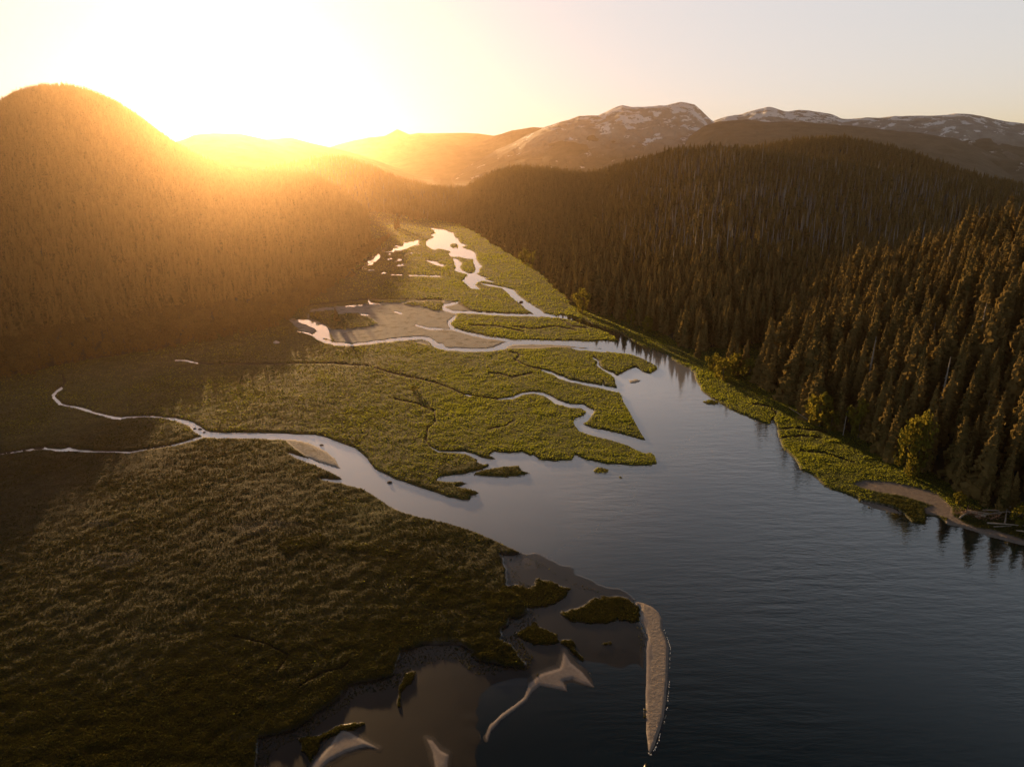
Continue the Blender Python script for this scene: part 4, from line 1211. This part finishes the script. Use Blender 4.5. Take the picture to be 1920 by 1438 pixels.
scatter('marsh_grass', np.stack([x, y, zz], 1), g.uniform(0, 6.28, len(x)), siz, g.integers(0, 4, len(x)) + np.where(g.random(len(x)) < shd * 1.02, 8, np.where((shd > 0.2) & (g.random(len(x)) < 0.93), 4, 4 * brown)), C_TUFT)  # dark and dull tufts fill the painted foreground shade

# ------------------------------------------------------------------ single bushes and trees one can point at
def stand(kind, idx, u, v, h, width, name, label, cat, group=None, rz=None):
    x, y = ground(u, v)
    x, y = float(x), float(y)
    z = float(surf_z(np.array([x]), np.array([y]))[0])
    r = place(name, MESH[kind][idx], x, y, max(z, 0.0) - 0.2, h, rd.uniform(0, 6.28) if rz is None else rz, width)
    return tag(r, label, cat, group)

GB = 'golden bushes along the right bank'
for kind, i, u, v, h, w_, nm, lb, ct in (
        ('bush', 0, 1338, 702, 12, .85, 'willow_bush', 'leftmost golden willow of the thicket, leaning out over the green bank', 'bush'),
        ('bush', 1, 1355, 716, 13, .95, 'willow_bush', 'bright golden willow at the front of the bank thicket', 'bush'),
        ('bush', 2, 1376, 710, 15, .85, 'willow_bush', 'biggest golden willow in the middle of the bank thicket', 'bush'),
        ('bush', 0, 1404, 714, 13, .9, 'willow_bush', 'rightmost willow of the thicket, half in the forest shade', 'bush'),
        ('bush', 1, 1536, 802, 17, .9, 'willow_bush', 'large round golden bush by itself at the forest edge', 'bush'),
        ('bush', 2, 1556, 810, 11, .7, 'willow_bush', 'smaller green bush pressed against the large round golden one', 'bush'),
        ('bush', 0, 1608, 824, 18, .6, 'willow_bush', 'golden topped bush between round bush and tall poplar', 'bush'),
        ('bush', 1, 1657, 848, 17, .45, 'willow_bush', 'narrow upright green bush left of the tall golden poplar', 'bush'),
        ('poplar', 0, 1696, 886, 24, .55, 'poplar_tree', 'tall golden poplar standing out before the dark spruces', 'poplar tree'),
        ('poplar', 1, 1716, 890, 27, .5, 'poplar_tree', 'taller dull poplar close behind the golden poplar', 'poplar tree'),
        ('bush', 2, 1708, 898, 9, .7, 'willow_bush', 'low orange bush at the foot of the golden poplar', 'bush'),
        ('bush', 0, 1092, 587, 20, .75, 'willow_bush', 'round green bush at the corner of the bright meadow', 'bush'),
        ('bush', 1, 1183, 611, 13, .7, 'willow_bush', 'small yellow bush above the dark river channel', 'bush'),
        ('bush', 2, 1214, 626, 13, .7, 'willow_bush', 'pale bush at the forest foot over the river bend', 'bush'),
        ('bush', 1, 1002, 505, 20, .8, 'willow_bush', 'light green bush edging the upper meadow, right of a pair', 'bush'),
        ('bush', 0, 985, 497, 19, .8, 'willow_bush', 'light green bush edging the upper meadow, left of a pair', 'bush'),
        ('bush', 2, 1912, 990, 9, .7, 'willow_bush', 'golden bush at the right frame edge above the driftwood', 'bush'),
        ('bush', 1, 1797, 948, 5, .9, 'willow_bush', 'orange shrub at the upper end of the beach', 'bush'),
        ('spruce', 5, 630, 603, 11, 1.3, 'spruce_tree', 'lone dark spruce on the grassy island in the gravel', 'spruce tree'),
        ('bush', 0, 597, 598, 5, .9, 'low_shrub', 'small brown shrub left of the lone spruce, by the pool', 'shrub'),
        ('bush', 1, 585, 596, 4, .9, 'low_shrub', 'smallest brown shrub on the island beside the gravel pool', 'shrub'),
        ('bush', 2, 776, 735, 3, 1.2, 'low_shrub', 'single dark shrub out on the open marsh', 'shrub'),
        ('spruce', 2, 747, 428, 24, 1.0, 'spruce_tree', 'tall spruce at the tip of the left hill by the valley head', 'spruce tree'),
        ('spruce', 0, 741, 431, 20, 1.0, 'spruce_tree', 'spruce beside the tall one at the left hill tip', 'spruce tree'),
        ('spruce', 1, 772, 413, 26, 1.1, 'spruce_tree', 'left spruce of the small grove at the valley head', 'spruce tree'),
        ('spruce', 3, 778, 414, 24, 1.1, 'spruce_tree', 'middle spruce of the small grove at the valley head', 'spruce tree'),
        ('spruce', 4, 785, 413, 22, 1.1, 'spruce_tree', 'right spruce of the small grove at the valley head', 'spruce tree'),
        ('dead', 0, 1618, 768, 34, 1.1, 'dead_tree', 'tall pale snag rising above the spruces between bush and poplar', 'dead tree'),
        ('dead', 2, 1572, 790, 14, 1.2, 'dead_tree', 'short white snag just right of the large round bush', 'dead tree')):
    stand(kind, i, u, v, h, w_, nm, lb, ct, GB if kind == 'bush' and u > 980 else None)

# ------------------------------------------------------------------ driftwood, root tangle, stones, foam
def log_mesh(name, L, r0_, seed, stubs=5):
    q = random.Random(seed); t = TM(); k = 7; n_ = 7
    b = len(t.V)
    for j in range(n_):
        f_ = j / (n_ - 1); rr = r0_ * (1 - .55 * f_) * q.uniform(.88, 1.1)
        cyy = .05 * L * math.sin(f_ * 2.6 + seed); cz = rr * .8 + .02 * L * math.sin(f_ * 3.1)
        for i in range(k):
            a = 6.283 * i / k
            t.V.append((f_ * L, cyy + rr * math.cos(a), cz + rr * math.sin(a)))
    for j in range(n_ - 1):
        for i in range(k):
            t.F.append((b + j * k + i, b + j * k + (i + 1) % k, b + (j + 1) * k + (i + 1) % k, b + (j + 1) * k + i))
    t.F.append(tuple(range(b + k - 1, b - 1, -1))); t.F.append(tuple(b + (n_ - 1) * k + i for i in range(k)))
    for _ in range(stubs):
        f_ = q.uniform(.35, .98); a = q.uniform(-.3, 3.4); ln = q.uniform(.06, .18) * L; x_ = f_ * L; s_ = r0_ * .22
        y0_ = .05 * L * math.sin(f_ * 2.6 + seed); z0_ = r0_ * .5
        e = (x_ + ln * .5, y0_ + ln * math.cos(a), z0_ + ln * math.sin(a) * .8)
        t.add([(x_ - s_, y0_ - s_, z0_), (x_ + s_, y0_, z0_ + s_), (x_, y0_ + s_, z0_ - s_), e], [(0, 1, 3), (1, 2, 3), (2, 0, 3)])
    return t.mesh(name, M_LOG)


def drop(o, u, v, lift=0.0):
    x, y = ground(u, v); z = float(surf_z(np.array([x]), np.array([y]))[0])
    o.location = (float(x), float(y), max(z, 0.0) + lift)


for k, (u, v, L, r_, deg, tilt, lb) in enumerate((
        (1800, 976, 8, .35, 35, 4, 'short pale log end-on to the water below the root tangle'),
        (1832, 975, 13, .38, 15, 5, 'long grey log lying across the driftwood heap'),
        (1850, 985, 11, .32, -12, 3, 'bleached log along the lower edge of the driftwood'),
        (1868, 968, 15, .36, 30, 6, 'long log slanting up towards the forest shade'),
        (1880, 985, 9, .28, 48, 12, 'log tipped steeply up on the right of the driftwood'),
        (1895, 978, 12, .33, 22, 4, 'pale log near the right end of the driftwood'),
        (1842, 962, 10, .30, -25, 8, 'dark log resting against the root tangle'),
        (1905, 1000, 7, .26, -20, 2, 'stubby log by the water at the right frame edge'),
        (1863, 992, 6, .22, 5, 2, 'thin branchy log on the strip of beach'),
        (1812, 962, 7, .30, -40, 10, 'broken log at the left end of the driftwood'))):
    o = link('driftwood_log', log_mesh('driftwood_log', L, r_, k + 1))
    drop(o, u, v); o.rotation_euler = (0, R(-tilt), R(deg))
    tag(o, lb, 'log', 'driftwood logs on the right beach')
o = link('fallen_log', log_mesh('fallen_log', 11, .22, 31, 2)); drop(o, 1516, 796, 1.0); o.rotation_euler = (0, R(-30), R(155))
tag(o, 'pale leaning dead pole beside the large round golden bush', 'log')


def root_tangle(seed, n_, span):
    q = random.Random(seed); t = TM()
    for i in range(n_):
        p = Vector((q.uniform(-1, 1) * span, q.uniform(-.6, .6) * span, q.uniform(.1, .5)))
        d_ = Vector((q.gauss(0, 1), q.gauss(0, 1), q.uniform(.1, 1.0))).normalized()
        pp = [p]; 
        for j in range(3):
            d_ = (d_ + Vector((q.gauss(0, .45), q.gauss(0, .45), q.gauss(0, .3)))).normalized()
            pp.append(pp[-1] + d_ * q.uniform(.5, 1.1))
        w_ = q.uniform(.06, .16)
        t.tube([tuple(v_) for v_ in pp], [w_, w_ * .8, w_ * .5, w_ * .15], 4)
    return t
t = root_tangle(3, 90, 4.5)
r = bpy.data.objects.new('root_tangle', None); COL.objects.link(r); drop(r, 1845, 972)
o = link('roots', t.mesh('roots', plain_mat('red_roots', (0.16, 0.09, 0.06), (0.30, 0.17, 0.11), 1.5)), r)
o = link('stump', log_mesh('stump', 6, .55, 77, 8), r); o.rotation_euler = (0, R(-8), R(160))
tag(r, 'big reddish tangle of uprooted stump and roots on the beach', 'root tangle')
t = root_tangle(9, 45, 2.6)
r = bpy.data.objects.new('root_tangle', None); COL.objects.link(r); drop(r, 1803, 966)
link('roots', t.mesh('roots', bpy.data.materials['red_roots']), r); o = link('stump', log_mesh('stump', 3, .4, 78, 6), r)
tag(r, 'smaller heap of twisted roots left of the big tangle', 'root tangle')


def stone_mesh(seed):
    q = random.Random(seed); t = TM(); k = 8
    rings = [(0.0, .9), (.35, 1.0), (.7, .7), (.9, .25)]
    for z_, r_ in rings:
        for i in range(k): a = 6.283 * i / k; f_ = q.uniform(.8, 1.15); t.V.append((math.cos(a) * r_ * f_, math.sin(a) * r_ * f_ * .8, z_ * q.uniform(.9, 1.1) - .1))
    for j in range(3):
        for i in range(k): t.F.append((j * k + i, j * k + (i + 1) % k, (j + 1) * k + (i + 1) % k, (j + 1) * k + i))
    t.F.append(tuple(3 * k + i for i in range(k)))
    return t
M_DARKSTONE = plain_mat('dark_stone', (0.03, 0.028, 0.026), (0.07, 0.065, 0.06), 2.0)
for k, (u, v, s_, mt_, lb) in enumerate(((518, 645, 2.2, M_STONE, 'pale boulder alone on the marsh left of the gravel pool'), (365, 804, .8, M_DARKSTONE, 'left of three dark stones in the creek bend'),
        (375, 805, .9, M_DARKSTONE, 'middle of three dark stones in the creek bend'), (383, 811, .7, M_DARKSTONE, 'lowest of three dark stones in the creek bend'),
        (603, 835, .9, M_DARKSTONE, 'dark stone standing in the channel beside the mud spit'), (731, 905, 1.1, M_DARKSTONE, 'dark stone in the broad channel near its far bank'), (977, 567, 2.0, M_DARKSTONE, 'dark rock in the shining upper river'))):
    o = link('stone', stone_mesh(k).mesh('stone', mt_)); drop(o, u, v); o.scale = (s_, s_, s_ * .8)
    tag(o, lb, 'stone', 'stones standing in the channels' if mt_ is M_DARKSTONE else None)

t = TM()
edge = np.array([(1244, 1180), (1251, 1199), (1256, 1215), (1255, 1241), (1254, 1276), (1251, 1312), (1247, 1344), (1239, 1370), (1229, 1400), (1219, 1415), (1212, 1410)], float)
for i in range(len(edge) - 1):
    for k in range(26):
        f_ = rd.random(); u = edge[i, 0] * (1 - f_) + edge[i + 1, 0] * f_ + abs(rd.gauss(0, .9)) + .6; v = edge[i, 1] * (1 - f_) + edge[i + 1, 1] * f_
        if rd.random() < .62 - .3 * math.sin(i * 1.9): continue
        x, y = ground(u, v); L = rd.uniform(.08, .30); w_ = rd.uniform(.03, .08); a = rd.gauss(1.5, .5)
        ca, sa = math.cos(a), math.sin(a)
        t.add([(x - ca * L, y - sa * L, .02), (x + sa * w_, y - ca * w_, .03), (x + ca * L, y + sa * L, .02), (x - sa * w_, y + ca * w_, .03), (x, y, .09)], [(0, 1, 4), (1, 2, 4), (2, 3, 4), (3, 0, 4)])
tag(link('foam', t.mesh('foam', plain_mat('white_foam', (.7, .7, .7), (.85, .85, .85), 3))), kind='stuff')
